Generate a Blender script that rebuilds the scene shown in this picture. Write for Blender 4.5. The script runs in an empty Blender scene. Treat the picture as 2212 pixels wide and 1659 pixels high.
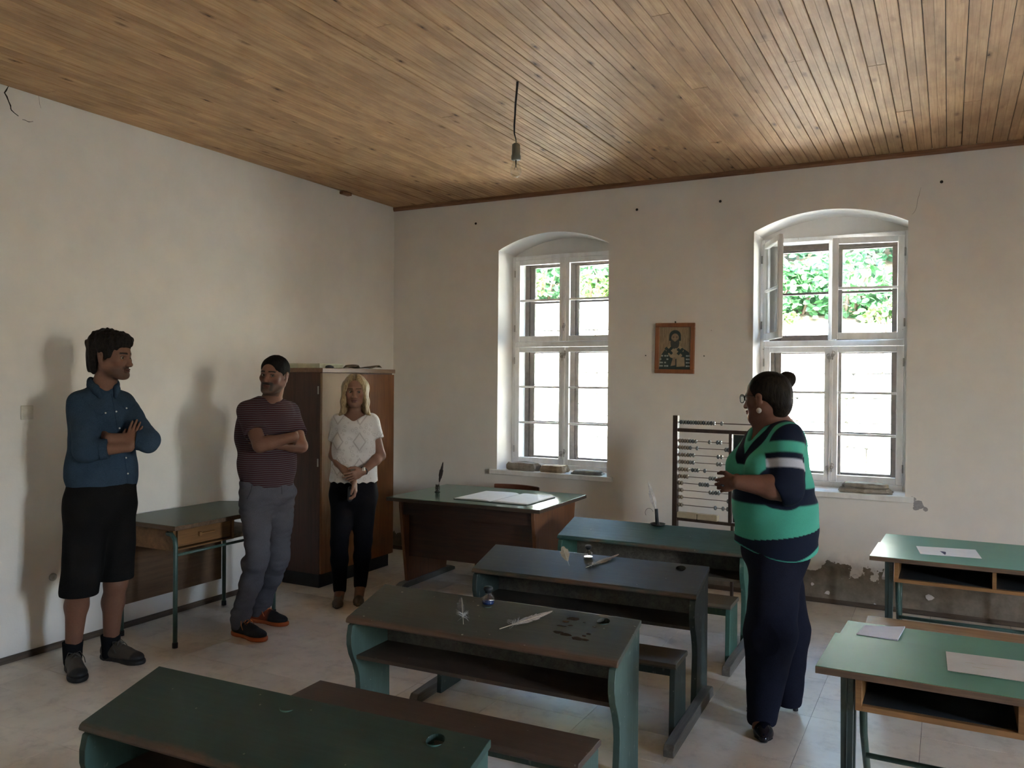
import bpy, bmesh, math, random
import numpy as np
from mathutils import Vector, Matrix
R_ = random.Random(7)
PI = math.pi
scene = bpy.context.scene
COL = scene.collection

# ------------------------------------------------------------------ camera
CAMP = np.array([4.604676845868638, -6.3587059657443366, 1.6])
YAW, PITCH, ROLL, FPX = 0.48449312, -0.00659694, 0.00821229, 1792.41
_fw = np.array([-math.sin(YAW)*math.cos(PITCH), math.cos(YAW)*math.cos(PITCH), math.sin(PITCH)])
_rt = np.cross(_fw, [0, 0, 1]); _rt /= np.linalg.norm(_rt)
_up = np.cross(_rt, _fw)
_rt, _up = _rt*math.cos(ROLL)+_up*math.sin(ROLL), -_rt*math.sin(ROLL)+_up*math.cos(ROLL)
cam_data = bpy.data.cameras.new('camera')
cam_data.lens = FPX/2212*36; cam_data.sensor_width = 36
cam_data.clip_start = 0.05; cam_data.clip_end = 200
cam = bpy.data.objects.new('camera', cam_data); COL.objects.link(cam)
cam.matrix_world = Matrix(((_rt[0], _up[0], -_fw[0], CAMP[0]), (_rt[1], _up[1], -_fw[1], CAMP[1]),
                           (_rt[2], _up[2], -_fw[2], CAMP[2]), (0, 0, 0, 1)))
scene.camera = cam

def at(x, y, d):
    """measured photo position (2212x1659) at metric distance d along the view axis -> world point"""
    return CAMP + d*(_fw + _rt*(x-1106)/FPX - _up*(y-829.5)/FPX)
def on(x, y, axis, val):
    """same, where the sight line meets the plane axis=val"""
    v = _fw + _rt*(x-1106)/FPX - _up*(y-829.5)/FPX
    i = 'xyz'.index(axis)
    return CAMP + v*(val-CAMP[i])/v[i]

# ------------------------------------------------------------------ sky, sun, exposure
world = bpy.data.worlds.new('world'); scene.world = world; world.use_nodes = True
wn = world.node_tree.nodes; wl = world.node_tree.links
sky = wn.new('ShaderNodeTexSky'); sky.sky_type = 'NISHITA'; sky.sun_disc = False
sky.sun_elevation = math.radians(52); sky.sun_rotation = math.radians(150)
sky.air_density = 1.0; sky.dust_density = 2.5; sky.ozone_density = 1.0
wl.new(sky.outputs[0], wn['Background'].inputs[0]); wn['Background'].inputs[1].default_value = 2.4
sun_d = bpy.data.lights.new('sun', 'SUN'); sun_d.energy = 22.0; sun_d.angle = math.radians(2.0)
sun_d.color = (1.0, 0.96, 0.90)
sun = bpy.data.objects.new('sun', sun_d); COL.objects.link(sun)
# the sun stands behind the house, high, and lights the yard wall that faces the windows
_sd = Vector((-0.10, -0.66, 0.95)).normalized()
sun.rotation_euler = _sd.to_track_quat('Z', 'Y').to_euler()
sun.location = (6, -4, 12)
def portal(x, z, w, h, y=0.66):
    d = bpy.data.lights.new('window_portal', 'AREA'); d.shape = 'RECTANGLE'; d.size = w; d.size_y = h
    d.energy = 1; d.cycles.is_portal = True
    o = bpy.data.objects.new('window_portal', d); COL.objects.link(o)
    o.location = (x, y, z); o.rotation_euler = (-PI/2, 0, 0)
WINX = [(1.115, 2.14), (3.30, 4.345), (5.50, 6.54), (7.70, 8.74)]
for a, b in WINX: portal((a+b)/2, 1.76, b-a, 1.9)
for y_ in (-5.0,):
    portal(0, 1.76, 1.0, 1.9); o_ = COL.objects[-1]; o_.location = (9.9+.56, y_, 1.76); o_.rotation_euler = (PI/2, 0, PI/2)
vs = scene.view_settings
vs.view_transform = 'Standard'; vs.look = 'None'; vs.gamma = 1; vs.use_curve_mapping = False
vs.exposure = 2.2
scene.cycles.max_bounces = 14; scene.cycles.diffuse_bounces = 7; scene.cycles.glossy_bounces = 5
scene.cycles.transparent_max_bounces = 24; scene.cycles.transmission_bounces = 8
scene.cycles.sample_clamp_indirect = 12
scene.cycles.caustics_reflective = False; scene.cycles.caustics_refractive = False

# ------------------------------------------------------------------ object helpers
def link(o, parent=None):
    COL.objects.link(o)
    if parent is not None: o.parent = parent
    return o
def tag(o, label=None, cat=None, group=None, kind=None):
    if label: o['label'] = label
    if cat: o['category'] = cat
    if group: o['group'] = group
    if kind: o['kind'] = kind
    return o
def empty(name, loc=(0, 0, 0), rz=0.0, label=None, cat=None, group=None, kind=None):
    o = bpy.data.objects.new(name, None); o.location = loc; o.rotation_euler = (0, 0, rz)
    o.empty_display_size = 0.1; COL.objects.link(o)
    return tag(o, label, cat, group, kind)
class MB:
    """collects simple solids and links them as one mesh object"""
    def __init__(s): s.v = []; s.f = []; s.mi = []; s.m = 0; s.sm = []
    def raw(s, v, f, smooth=False):
        n = len(s.v); s.v += [tuple(map(float, p)) for p in v]
        s.f += [tuple(i+n for i in q) for q in f]; s.mi += [s.m]*len(f); s.sm += [smooth]*len(f)
        return s
    def box(s, x0, x1, y0, y1, z0, z1):
        v = [(x, y, z) for x in (x0, x1) for y in (y0, y1) for z in (z0, z1)]
        return s.raw(v, [(0, 1, 3, 2), (4, 6, 7, 5), (0, 4, 5, 1), (2, 3, 7, 6), (0, 2, 6, 4), (1, 5, 7, 3)])
    def prism(s, prof, axis, a, b):
        """closed 2-D profile extruded along axis from a to b (profile in the other two axes, in order)"""
        n = len(prof); i = 'xyz'.index(axis); o = [k for k in range(3) if k != i]; v = []
        for w in (a, b):
            for p in prof:
                q = [0, 0, 0]; q[i] = w; q[o[0]] = p[0]; q[o[1]] = p[1]; v.append(q)
        f = [(k, (k+1) % n, n+(k+1) % n, n+k) for k in range(n)]
        return s.raw(v, f+[tuple(range(n))[::-1], tuple(range(n, 2*n))])
    def tube(s, pts, r, n=10, caps=True, smooth=True):
        pts = [Vector(p) for p in pts]; rs = r if isinstance(r, (list, tuple)) else [r]*len(pts)
        v = []; prev = None
        for i, p in enumerate(pts):
            t = (pts[min(i+1, len(pts)-1)]-pts[max(i-1, 0)]).normalized()
            a = prev if prev is not None else (Vector((0, 0, 1)) if abs(t.z) < .9 else Vector((1, 0, 0)))
            u = (a-t*a.dot(t)).normalized(); w = t.cross(u); prev = u
            for k in range(n):
                an = 2*PI*k/n; v.append(p+(u*math.cos(an)+w*math.sin(an))*rs[i])
        f = [(i*n+k, i*n+(k+1) % n, (i+1)*n+(k+1) % n, (i+1)*n+k) for i in range(len(pts)-1) for k in range(n)]
        s.raw(v, f, smooth)
        if caps:
            m = len(s.v)-len(v); s.f += [tuple(m+k for k in range(n))[::-1], tuple(m+(len(pts)-1)*n+k for k in range(n))]
            s.mi += [s.m]*2; s.sm += [False]*2
        return s
    def lathe(s, prof, c=(0, 0, 0), n=20, smooth=True):
        v = []; c = Vector(c)
        for r, z in prof:
            for k in range(n): v.append(c+Vector((r*math.cos(2*PI*k/n), r*math.sin(2*PI*k/n), z)))
        f = [(i*n+k, i*n+(k+1) % n, (i+1)*n+(k+1) % n, (i+1)*n+k) for i in range(len(prof)-1) for k in range(n)]
        return s.raw(v, f, smooth)
    def build(s, name, mats, parent=None, bevel=0.0, seg=2, loc=None, rot=None):
        me = bpy.data.meshes.new(name); me.from_pydata(s.v, [], s.f)
        for m in (mats if isinstance(mats, (list, tuple)) else [mats]): me.materials.append(m)
        me.polygons.foreach_set('material_index', s.mi); me.polygons.foreach_set('use_smooth', s.sm)
        me.update()
        bm = bmesh.new(); bm.from_mesh(me)
        bmesh.ops.recalc_face_normals(bm, faces=bm.faces[:]); bm.to_mesh(me); bm.free()
        o = bpy.data.objects.new(name, me)
        if loc is not None: o.location = loc
        if rot is not None: o.rotation_euler = rot
        if bevel > 0:
            b = o.modifiers.new('bevel', 'BEVEL'); b.width = bevel; b.segments = seg; b.limit_method = 'ANGLE'
            b.angle_limit = math.radians(40)
        return link(o, parent)
def bx(name, m, parent, x0, x1, y0, y1, z0, z1, bevel=0.0, **k):
    return MB().box(x0, x1, y0, y1, z0, z1).build(name, m, parent, bevel, **k)
def arc(c, r, a0, a1, n, plane='xz', off=0.0):
    out = []
    for i in range(n+1):
        a = a0+(a1-a0)*i/n; p, q = c[0]+r*math.cos(a), c[1]+r*math.sin(a)
        out.append({'xz': (p, off, q), 'xy': (p, q, off), 'yz': (off, p, q)}[plane])
    return out

# ------------------------------------------------------------------ materials
def lin(h):
    h = h.lstrip('#'); c = [int(h[i:i+2], 16)/255 for i in (0, 2, 4)]
    return tuple((x/12.92 if x <= .04045 else ((x+.055)/1.055)**2.4) for x in c)+(1,)
class NT:
    def __init__(s, name):
        s.mat = bpy.data.materials.new(name); s.mat.use_nodes = True
        s.n = s.mat.node_tree.nodes; s.l = s.mat.node_tree.links
        s.bsdf = s.n['Principled BSDF']; s.out = s.n['Material Output']
    def new(s, t, **k):
        o = s.n.new(t)
        for a, v in k.items(): setattr(o, a, v)
        return o
    def set(s, inp, v):
        if hasattr(v, 'is_output') or isinstance(v, bpy.types.NodeSocket): s.l.new(v, inp)
        else: inp.default_value = v
    def pos(s): return s.new('ShaderNodeNewGeometry').outputs['Position']
    def obj(s): return s.new('ShaderNodeTexCoord').outputs['Object']
    def mapping(s, v, scale=(1, 1, 1), loc=(0, 0, 0)):
        m = s.new('ShaderNodeMapping'); s.set(m.inputs['Vector'], v)
        s.set(m.inputs['Scale'], scale); s.set(m.inputs['Location'], loc)
        return m.outputs[0]
    def noise(s, v, scale=5, detail=3, rough=.5, out='Fac', **k):
        o = s.new('ShaderNodeTexNoise'); s.set(o.inputs['Vector'], v); o.inputs['Scale'].default_value = scale
        o.inputs['Detail'].default_value = detail; o.inputs['Roughness'].default_value = rough
        for a, b in k.items(): o.inputs[a].default_value = b
        return o.outputs[out]
    def vor(s, v, scale=5, feature='F1', out='Distance', **k):
        o = s.new('ShaderNodeTexVoronoi', feature=feature); s.set(o.inputs['Vector'], v); o.inputs['Scale'].default_value = scale
        for a, b in k.items(): o.inputs[a].default_value = b
        return o.outputs[out]
    def ramp(s, f, stops, interp='LINEAR'):
        o = s.new('ShaderNodeValToRGB'); s.set(o.inputs[0], f); cr = o.color_ramp; cr.interpolation = interp
        while len(cr.elements) < len(stops): cr.elements.new(0.5)
        for e, (p, c) in zip(cr.elements, stops):
            e.position = p; e.color = c if isinstance(c, (tuple, list)) else (c, c, c, 1)
        return o.outputs[0]
    def mix(s, f, a, b, blend='MIX'):
        o = s.new('ShaderNodeMix', data_type='RGBA', blend_type=blend)
        s.set(o.inputs[0], f); s.set(o.inputs[6], a); s.set(o.inputs[7], b); return o.outputs[2]
    def math(s, op, a, b=0.0, c=None, clamp=False):
        o = s.new('ShaderNodeMath', operation=op, use_clamp=clamp)
        s.set(o.inputs[0], a); s.set(o.inputs[1], b)
        if c is not None: s.set(o.inputs[2], c)
        return o.outputs[0]
    def sep(s, v):
        o = s.new('ShaderNodeSeparateXYZ'); s.set(o.inputs[0], v); return o.outputs
    def bump(s, h, strength=.3, dist=.01):
        o = s.new('ShaderNodeBump'); s.set(o.inputs['Height'], h); o.inputs['Strength'].default_value = strength
        o.inputs['Distance'].default_value = dist; s.l.new(o.outputs[0], s.bsdf.inputs['Normal'])
    def fin(s, col=None, rough=None, metal=None, spec=None):
        if col is not None: s.set(s.bsdf.inputs['Base Color'], col)
        if rough is not None: s.set(s.bsdf.inputs['Roughness'], rough)
        if metal is not None: s.set(s.bsdf.inputs['Metallic'], metal)
        if spec is not None: s.set(s.bsdf.inputs['Specular IOR Level'], spec)
        return s.mat
def rgb(r, g, b): return (r, g, b, 1)
def plain(name, c, rough=.6, metal=0, var=.12, scale=25, bump=0.0, spec=.5):
    t = NT(name); n = t.noise(t.obj(), scale, 4)
    d = tuple(x*(1-var) for x in c[:3])+(1,); e = tuple(min(1, x*(1+var)) for x in c[:3])+(1,)
    if bump: t.bump(n, bump, .004)
    return t.fin(t.ramp(n, [(.3, d), (.7, e)]), rough, metal, spec)
def wood(name, a, b, rough=.5, axis='x', scale=1.0, knots=False, bump=.1, per_object=False):
    """a, b: light and dark grain colours; grain runs along axis"""
    t = NT(name); v = t.obj()
    if per_object:
        r = t.new('ShaderNodeObjectInfo').outputs['Random']
        c = t.new('ShaderNodeCombineXYZ'); t.set(c.inputs[0], t.math('MULTIPLY', r, 37.0)); t.set(c.inputs[1], t.math('MULTIPLY', r, 91.0)); t.set(c.inputs[2], 0.0)
        ad = t.new('ShaderNodeVectorMath', operation='ADD'); t.set(ad.inputs[0], v); t.set(ad.inputs[1], c.outputs[0]); v = ad.outputs[0]
    sc = {'x': (1.3, 22, 22), 'y': (22, 1.3, 22), 'z': (22, 22, 1.3)}[axis]
    g = t.noise(t.mapping(v, tuple(q*scale for q in sc)), 1.6, 5, .6, Distortion=.7)
    g2 = t.noise(t.mapping(v, tuple(q*scale*3.5 for q in sc)), 2.2, 3, .6)
    f = t.math('MULTIPLY_ADD', g2, .35, t.math('MULTIPLY', g, .75))
    col = t.ramp(f, [(.36, b), (.66, a)])
    t.bump(f, bump, .003)
    return t.fin(col, rough)

# ================================================================== setting
CEIL = 3.187
XR, YB = 9.9, -8.4
# ---- plaster
def plaster(name, base, lower=None):
    t = NT(name); p = t.pos(); x, y, z = t.sep(p)
    big = t.noise(p, .8, 3, .5); mid = t.noise(p, 5, 4, .6); fine = t.noise(p, 90, 3, .6)
    d = tuple(c*.90 for c in base[:3])+(1,)
    col = t.ramp(t.math('MULTIPLY_ADD', mid, .4, t.math('MULTIPLY', big, .6)), [(.35, d), (.62, base)])
    # small scuffs
    sc = t.vor(p, 2.3, Randomness=1.0)
    sp = t.math('LESS_THAN', sc, t.math('MULTIPLY', fine, .022))
    col = t.mix(t.math('MULTIPLY', sp, .5), col, rgb(.30, .26, .22))
    hgt = t.math('MULTIPLY_ADD', mid, .7, t.math('MULTIPLY', fine, .25))
    if lower:
        n1 = t.noise(p, 3.2, 6, .62); n2 = t.noise(p, 14, 4, .6)
        h = t.ramp(t.math('DIVIDE', x, 8.0), lower)
        e = t.math('ADD', z, t.math('MULTIPLY', t.math('SUBTRACT', n1, .5), .62))
        e = t.math('ADD', e, t.math('MULTIPLY', t.math('SUBTRACT', n2, .5), .05))
        m = t.math('LESS_THAN', e, h)
        dirt = t.ramp(n2, [(.3, rgb(.16, .135, .105)), (.7, rgb(.27, .235, .19))])
        # damp halo around the peeled zone
        halo = t.math('MULTIPLY', t.math('SUBTRACT', 1.0, t.math('DIVIDE', t.math('SUBTRACT', e, h), .10), clamp=True), t.ramp(n2, [(.45, 0.0), (.62, .35)]))
        col = t.mix(halo, col, rgb(.38, .35, .34)); col = t.mix(m, col, dirt)
        hgt = t.math('SUBTRACT', hgt, t.math('MULTIPLY', m, 1.2))
    t.bump(hgt, .35, .006)
    return t.fin(col, .9, spec=.15)
WALLC = rgb(.80, .775, .74)
M_wall = plaster('plaster_white', WALLC)
M_wallb = plaster('plaster_white_peeling_foot', WALLC,
                  [(0, .16), (.07, .20), (.105, .22), (.14, .05), (.33, .04), (.39, .22), (.46, .24), (.52, .29), (.58, .34), (.64, .27), (.8, .3), (1, .3)])
M_reveal = M_wall

def wall_layer(mb, y0, y1, x0, x1, z1, ops):
    """wall slab between y0 and y1 with (xa, xb, za, zb, rise) openings"""
    for y in (y0, y1):
        xs = x0
        for xa, xb, za, zb, rise in ops:
            mb.raw([(xs, y, 0), (xa, y, 0), (xa, y, z1), (xs, y, z1)], [(0, 1, 2, 3)])
            mb.raw([(xa, y, 0), (xb, y, 0), (xb, y, za), (xa, y, za)], [(0, 1, 2, 3)])
            ap = archpts(xa, xb, zb, rise)
            for (ax, az), (bx_, bz) in zip(ap[:-1], ap[1:]):
                mb.raw([(ax, y, az), (bx_, y, bz), (bx_, y, z1), (ax, y, z1)], [(0, 1, 2, 3)])
            xs = xb
        mb.raw([(xs, y, 0), (x1, y, 0), (x1, y, z1), (xs, y, z1)], [(0, 1, 2, 3)])
    for xa, xb, za, zb, rise in ops:
        ap = archpts(xa, xb, zb, rise)
        loop = [(xa, za)]+ap+[(xb, za)]
        for i in range(len(loop)):
            (ax, az), (bx_, bz) = loop[i], loop[(i+1) % len(loop)]
            mb.raw([(ax, y0, az), (bx_, y0, bz), (bx_, y1, bz), (ax, y1, az)], [(0, 1, 2, 3)], 0 < i < len(loop)-2)
def archpts(xa, xb, zb, rise, n=20):
    if rise <= 0: return [(xa, zb), (xb, zb)]
    w = (xb-xa)/2; r = (w*w+rise*rise)/(2*rise); cx = (xa+xb)/2; cz = zb+rise-r
    a0 = math.asin(w/r)
    return [(cx+r*math.sin(a), cz+r*math.cos(a)) for a in [-a0+2*a0*i/n for i in range(n+1)]]
SILL = .80; SPR = 2.715; RISE = .125; FTOP = 2.695; FBOT = .835
mb = MB()
wall_layer(mb, 0, .335, -.4, XR+.4, CEIL+.25, [(a, b, SILL, SPR, RISE) for a, b in WINX])
wall_layer(mb, .335, .62, -.4, XR+.4, CEIL+.25, [(a+.035, b-.035, FBOT+.01, FTOP-.03, 0) for a, b in WINX])
wall_back = tag(mb.build('wall_back', M_wallb), kind='structure')
wall_left = tag(bx('wall_left', M_wall, None, -.4, 0, YB-.4, 0, 0, CEIL+.25), kind='structure')
mb = MB(); wall_layer(mb, 0, .5, 0.0, 8.8, CEIL+.25, [(4.5, 5.5, SILL, SPR, RISE)])
wall_right = tag(mb.build('wall_right', M_wall, loc=(XR, 0, 0), rot=(0, 0, -PI/2)), kind='structure')
wall_front = tag(bx('wall_front', M_wall, None, 0, XR, YB-.4, YB, 0, CEIL+.25), kind='structure')

# ---- floor: pale worn vinyl tiles on a screed
t = NT('vinyl_tile'); p = t.pos()
r = t.new('ShaderNodeObjectInfo').outputs['Random']
n1 = t.noise(p, 1.3, 5, .65); n2 = t.noise(p, 9, 5, .7); n3 = t.noise(t.mapping(p, (3, 60, 3)), 1, 3, .5)
c = t.ramp(n1, [(.32, rgb(.60, .54, .46)), (.62, rgb(.80, .755, .68))])
c = t.mix(t.math('MULTIPLY', t.ramp(n2, [(.25, 1.0), (.5, 0.0)]), .4), c, rgb(.22, .19, .16))
c = t.mix(t.math('MULTIPLY', t.ramp(n3, [(.62, 0.0), (.72, 1.0)]), .2), c, rgb(.62, .60, .56))
c = t.mix(t.math('MULTIPLY', r, .12), c, rgb(.30, .27, .22))
spk = t.math('LESS_THAN', t.vor(p, 6.5), t.math('MULTIPLY', n2, .03))
c = t.mix(t.math('MULTIPLY', spk, .7), c, rgb(.07, .06, .05))
t.bump(n2, .12, .003)
M_tile = t.fin(c, t.ramp(n1, [(.3, .46), (.7, .34)]), spec=.7)
M_screed = plain('floor_screed', rgb(.06, .052, .045), .9)
floor = tag(bx('floor', M_screed, None, -.4, XR+.4, YB-.4, 0.62, -.2, -.003), kind='structure')
TX, TY = .47, .272
tile_me = None
xs = [4.04-TX*k for k in range(9, -8, -1)]
for ix in range(-9, 8):
    for iy in range(0, 31):
        x0, y1 = 4.04+ix*TX, -.02-iy*TY
        a0, a1 = max(x0, 0), min(x0+TX, XR); b0, b1 = max(y1-TY, YB), y1
        if a1-a0 < .02 or b1-b0 < .02: continue
        vis = a0 < 5.0 and b1 > -5.2 and (a0 < 4.6)
        if not vis: continue
        g = .0009
        q = MB().box(-(a1-a0)/2+g, (a1-a0)/2-g, -(b1-b0)/2+g, (b1-b0)/2-g, -.003, 0)
        o = q.build('floor_tile', M_tile, floor, 0, loc=((a0+a1)/2, (b0+b1)/2, R_.uniform(-.0004, .0004)))
        o.rotation_euler = (R_.uniform(-.0008, .0008), R_.uniform(-.0008, .0008), 0)
# rest of the floor beyond the pieces that show
q = MB()
for ix in range(-9, 8):
    for iy in range(0, 31):
        x0, y1 = 4.04+ix*TX, -.02-iy*TY
        a0, a1 = max(x0, 0), min(x0+TX, XR); b0, b1 = max(y1-TY, YB), y1
        if a1-a0 < .02 or b1-b0 < .02 or (a0 < 4.6 and b1 > -5.2): continue
        q.box(a0+.001, a1-.001, b0+.001, b1-.001, -.003, 0)
tag(q.build('floor_tile_field', M_tile, floor), kind='stuff')

# ---- ceiling planks
t = NT('pine_plank'); p = t.pos(); oi = t.new('ShaderNodeObjectInfo'); r = oi.outputs['Random']
cb = t.new('ShaderNodeCombineXYZ'); t.set(cb.inputs[0], 0.0); t.set(cb.inputs[1], t.math('MULTIPLY', r, 57.0)); t.set(cb.inputs[2], t.math('MULTIPLY', r, 23.0))
ad = t.new('ShaderNodeVectorMath', operation='ADD'); t.set(ad.inputs[0], p); t.set(ad.inputs[1], cb.outputs[0]); v = ad.outputs[0]
grain = t.noise(t.mapping(v, (30, 1.0, 30)), 2.0, 5, .6, Distortion=1.0)
rings = t.noise(t.mapping(v, (95, 2.2, 60)), 1.5, 3, .5)
cloud = t.noise(t.mapping(v, (7, 2.4, 7)), 1.0, 4, .6)
c = t.ramp(t.math('MULTIPLY_ADD', rings, .4, t.math('MULTIPLY', grain, .6)), [(.34, rgb(.47, .265, .125)), (.62, rgb(.68, .44, .235))])
c = t.mix(t.math('MULTIPLY', r, .42), c, rgb(.42, .265, .155))
c = t.mix(t.ramp(cloud, [(.36, .55), (.6, 0.0)]), c, rgb(.27, .15, .075))
kv = t.mapping(v, (9.0, 3.1, 9.0))
kd = t.vor(kv, 1.0, Randomness=1.0)
kn = t.noise(t.mapping(v, (60, 90, 60)), 1.0, 2, .5)
kk = t.math('ADD', kd, t.math('MULTIPLY', t.math('SUBTRACT', kn, .5), .10))
c = t.mix(t.ramp(kk, [(.07, .75), (.17, 0.0)]), c, rgb(.17, .085, .04))
c = t.mix(t.ramp(kk, [(.035, 1.0), (.06, 0.0)]), c, rgb(.05, .025, .012))
t.bump(t.math('MULTIPLY_ADD', cloud, 2.2, t.math('MULTIPLY', grain, .5)), .35, .006)
M_plank = t.fin(c, .60, spec=.22)
M_dark = plain('dark_void', rgb(.012, .009, .007), .9)
ceiling = tag(bx('ceiling', M_dark, None, -.4, XR+.4, YB-.4, .62, CEIL+.012, CEIL+.25), kind='structure')
PW = .088; xk = 0.0; k = 0
gaps = {5: .006, 24: .003, 29: .0035}
while xk < XR-.01:
    x1 = min(xk+PW, XR)
    j = -R_.uniform(.7, 4.2)
    for (ya, yb) in ((-.001, j+.0008), (j-.0008, YB)):
        zz = CEIL+R_.uniform(-.0012, .0012); g = .0016+gaps.get(k, 0); xm = (xk+x1)/2
        prof = [(xk+g, zz+.010), (xk+g, zz+.0022), (xk+g+.003, zz), (xm-.0022, zz), (xm-.0009, zz+.0016), (xm+.0009, zz+.0016), (xm+.0022, zz), (x1-.0045, zz), (x1-.0015, zz+.0022), (x1-.0015, zz+.010)]
        MB().prism([(a, b) for a, b in prof], 'y', yb, ya).build('ceiling_plank', M_plank, ceiling)
    xk = x1; k += 1
M_trimw = wood('dark_pine_trim', rgb(.30, .15, .075), rgb(.16, .075, .035), .5, 'x')
tag(MB().prism([(-.001, CEIL-.001), (-.001, CEIL-.036), (-.012, CEIL-.038), (-.022, CEIL-.022), (-.022, CEIL-.001)], 'x', .001, 3.3).build('trim_1', M_trimw), kind='structure')
tag(MB().prism([(-.001, CEIL-.001), (-.001, CEIL-.035), (-.012, CEIL-.037), (-.022, CEIL-.022), (-.022, CEIL-.001)], 'x', 3.303, XR-.001).build('trim_2', M_trimw), kind='structure')
M_base = wood('dark_skirting', rgb(.10, .072, .05), rgb(.045, .032, .024), .55, 'x')
tag(MB().prism([(-.0005, 0.001), (-.0005, .030), (-.010, .032), (-.016, .018), (-.016, 0.001)], 'x', .001, XR-.001).build('baseboard_back', M_base), kind='structure')
M_basey = wood('dark_skirting_side', rgb(.10, .072, .05), rgb(.045, .032, .024), .55, 'y')
tag(MB().prism([(.0005, 0.001), (.0005, .036), (.010, .038), (.016, .022), (.016, 0.001)], 'y', YB+.001, -.018).build('baseboard_left', M_basey), kind='structure')

# ---- wall details
M_hole = plain('dark_hole', rgb(.02, .015, .012), .9)
M_metal_dark = plain('dark_iron', rgb(.06, .055, .05), .45, .8)
for (px_, py_) in ((1028, 483), (1376, 453), (1556, 435), (2034, 393), (1395, 768), (1521, 769)):
    q = on(px_, py_, 'y', 0); s = .011 if py_ < 700 else .005
    MB().lathe([(0, 0), (s*.6, 0), (s, .002), (s*.8, .007), (0, .012)], n=8).build('wall_plug', M_hole, wall_back, loc=(q[0], -.0005, q[2]), rot=(PI/2, R_.uniform(0, 3), 0))
def crack(pts, w, parent, ax):
    """thin dark crack lying in the plaster, slightly raised lip"""
    v = []; f = []
    n = len(pts)
    for i, p in enumerate(pts):
        p = np.array(p); a = np.array(pts[max(i-1, 0)]); b = np.array(pts[min(i+1, n-1)]); d = (b-a)/np.linalg.norm(b-a)
        nn = np.array([1.0, 0, 0]) if ax == 'x' else np.array([0, -1.0, 0]); s = np.cross(d, nn)
        ww = w*(.25+.75*math.sin(PI*min(1, (i+.6)/n))**.6)*R_.uniform(.7, 1.2)
        v += [p-s*ww+nn*.0004, p+s*ww+nn*.0004, p+nn*.0012]
    for i in range(n-1): f += [(3*i, 3*i+3, 3*i+5, 3*i+2), (3*i+2, 3*i+5, 3*i+4, 3*i+1)]
    MB().raw(v, f).build('crack', M_hole, parent)
def wig(pts, n, amp, ax):
    out = []
    for (a, b) in zip(pts[:-1], pts[1:]):
        for k in range(n):
            u = k/n; px_ = a[0]+(b[0]-a[0])*u+R_.uniform(-amp, amp); py_ = a[1]+(b[1]-a[1])*u+R_.uniform(-amp, amp)
            out.append(on(px_, py_, ax, 0))
    return out
crack(wig([(19, 184), (10, 200), (23, 228), (24, 238), (48, 258)], 3, .5, 'x'), .0042, wall_left, 'x')
crack(wig([(48, 258), (62, 263), (76, 262)], 3, .6, 'x'), .0018, wall_left, 'x')
crack(wig([(82, 203), (86, 225), (90, 238)], 3, .6, 'x'), .0008, wall_left, 'x')
crack(wig([(1990, 405), (1983, 430), (1978, 455), (1965, 468)], 3, .8, 'y'), .0009, wall_back, 'y')
M_paintflake = plain('paint_flake', rgb(.66, .64, .63), .8)
for (px_, py_, s) in ((1755, 1261, .018), (1787, 1280, .022), (1848, 1244, .026), (1890, 1305, .009), (2008, 1290, .03)):
    q = on(px_, py_, 'y', 0); v = []
    for k in range(7):
        a = 2*PI*k/7; rr = s*R_.uniform(.6, 1.1); v.append((rr*math.cos(a), -.003-R_.uniform(0, .006), rr*.8*math.sin(a)))
    v += [(x_*.96, -.0005, z_*.96) for x_, y_, z_ in v]
    MB().raw(v, [tuple(range(7))]+[(i, (i+1) % 7, 7+(i+1) % 7, 7+i) for i in range(7)]).build('paint_flake', M_paintflake, wall_back, loc=(q[0], 0, q[2]))
# damp stain beside the right window sill: a thin crust of grey filler
M_filler = plain('grey_filler', rgb(.34, .325, .33), .9, scale=60)
for (px_, py_, s, sz) in ((1970, 1078, .028, .7), (1984, 1090, .036, .8), (1978, 1098, .022, .6), (1999, 1100, .015, 1.3)):
    q = on(px_, py_, 'y', 0); v = []
    for k in range(12):
        a = 2*PI*k/12; rr = s*R_.uniform(.75, 1.15); v.append((rr*math.cos(a), -.0012-s*.05, rr*sz*math.sin(a)))
    MB().raw(v+[(a*1.05, -.0003, c) for a, b, c in v], [tuple(range(12))]+[(i, (i+1) % 12, 12+(i+1) % 12, 12+i) for i in range(12)]).build('filler_patch', M_filler, wall_back, loc=(q[0], 0, q[2]))
# left wall: round cable outlet near the floor, small switch plate, pipe stub at the ceiling
q = on(113, 1246, 'x', 0)
M_plast = plain('grey_plastic', rgb(.42, .41, .38), .5)
o = MB().lathe([(0, 0), (.022, 0), (.022, .010), (.016, .016), (.008, .016), (.006, .008), (0, .008)], n=18).build('cable_outlet', M_plast, None, loc=(0.001, q[1], q[2]), rot=(0, PI/2, 0))
tag(o, 'small round grey cable outlet low on the left wall', 'socket')
q = on(57, 891, 'x', 0)
sw = tag(bx('switch_plate', plain('switch_white', rgb(.60, .58, .52), .5), None, 0.001, .012, q[1]-.035, q[1]+.035, q[2]-.04, q[2]+.04, .004), 'flat white switch plate high on the left wall', 'switch')
q = on(741, 413, 'x', 0)
o = MB().box(.001, .05, q[1]-.05, q[1]+.06, CEIL-.030, CEIL-.004).build('wood_block', M_trimw, None, .006)
tag(o, 'small brown wooden block under the ceiling on the left wall', 'block')

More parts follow.
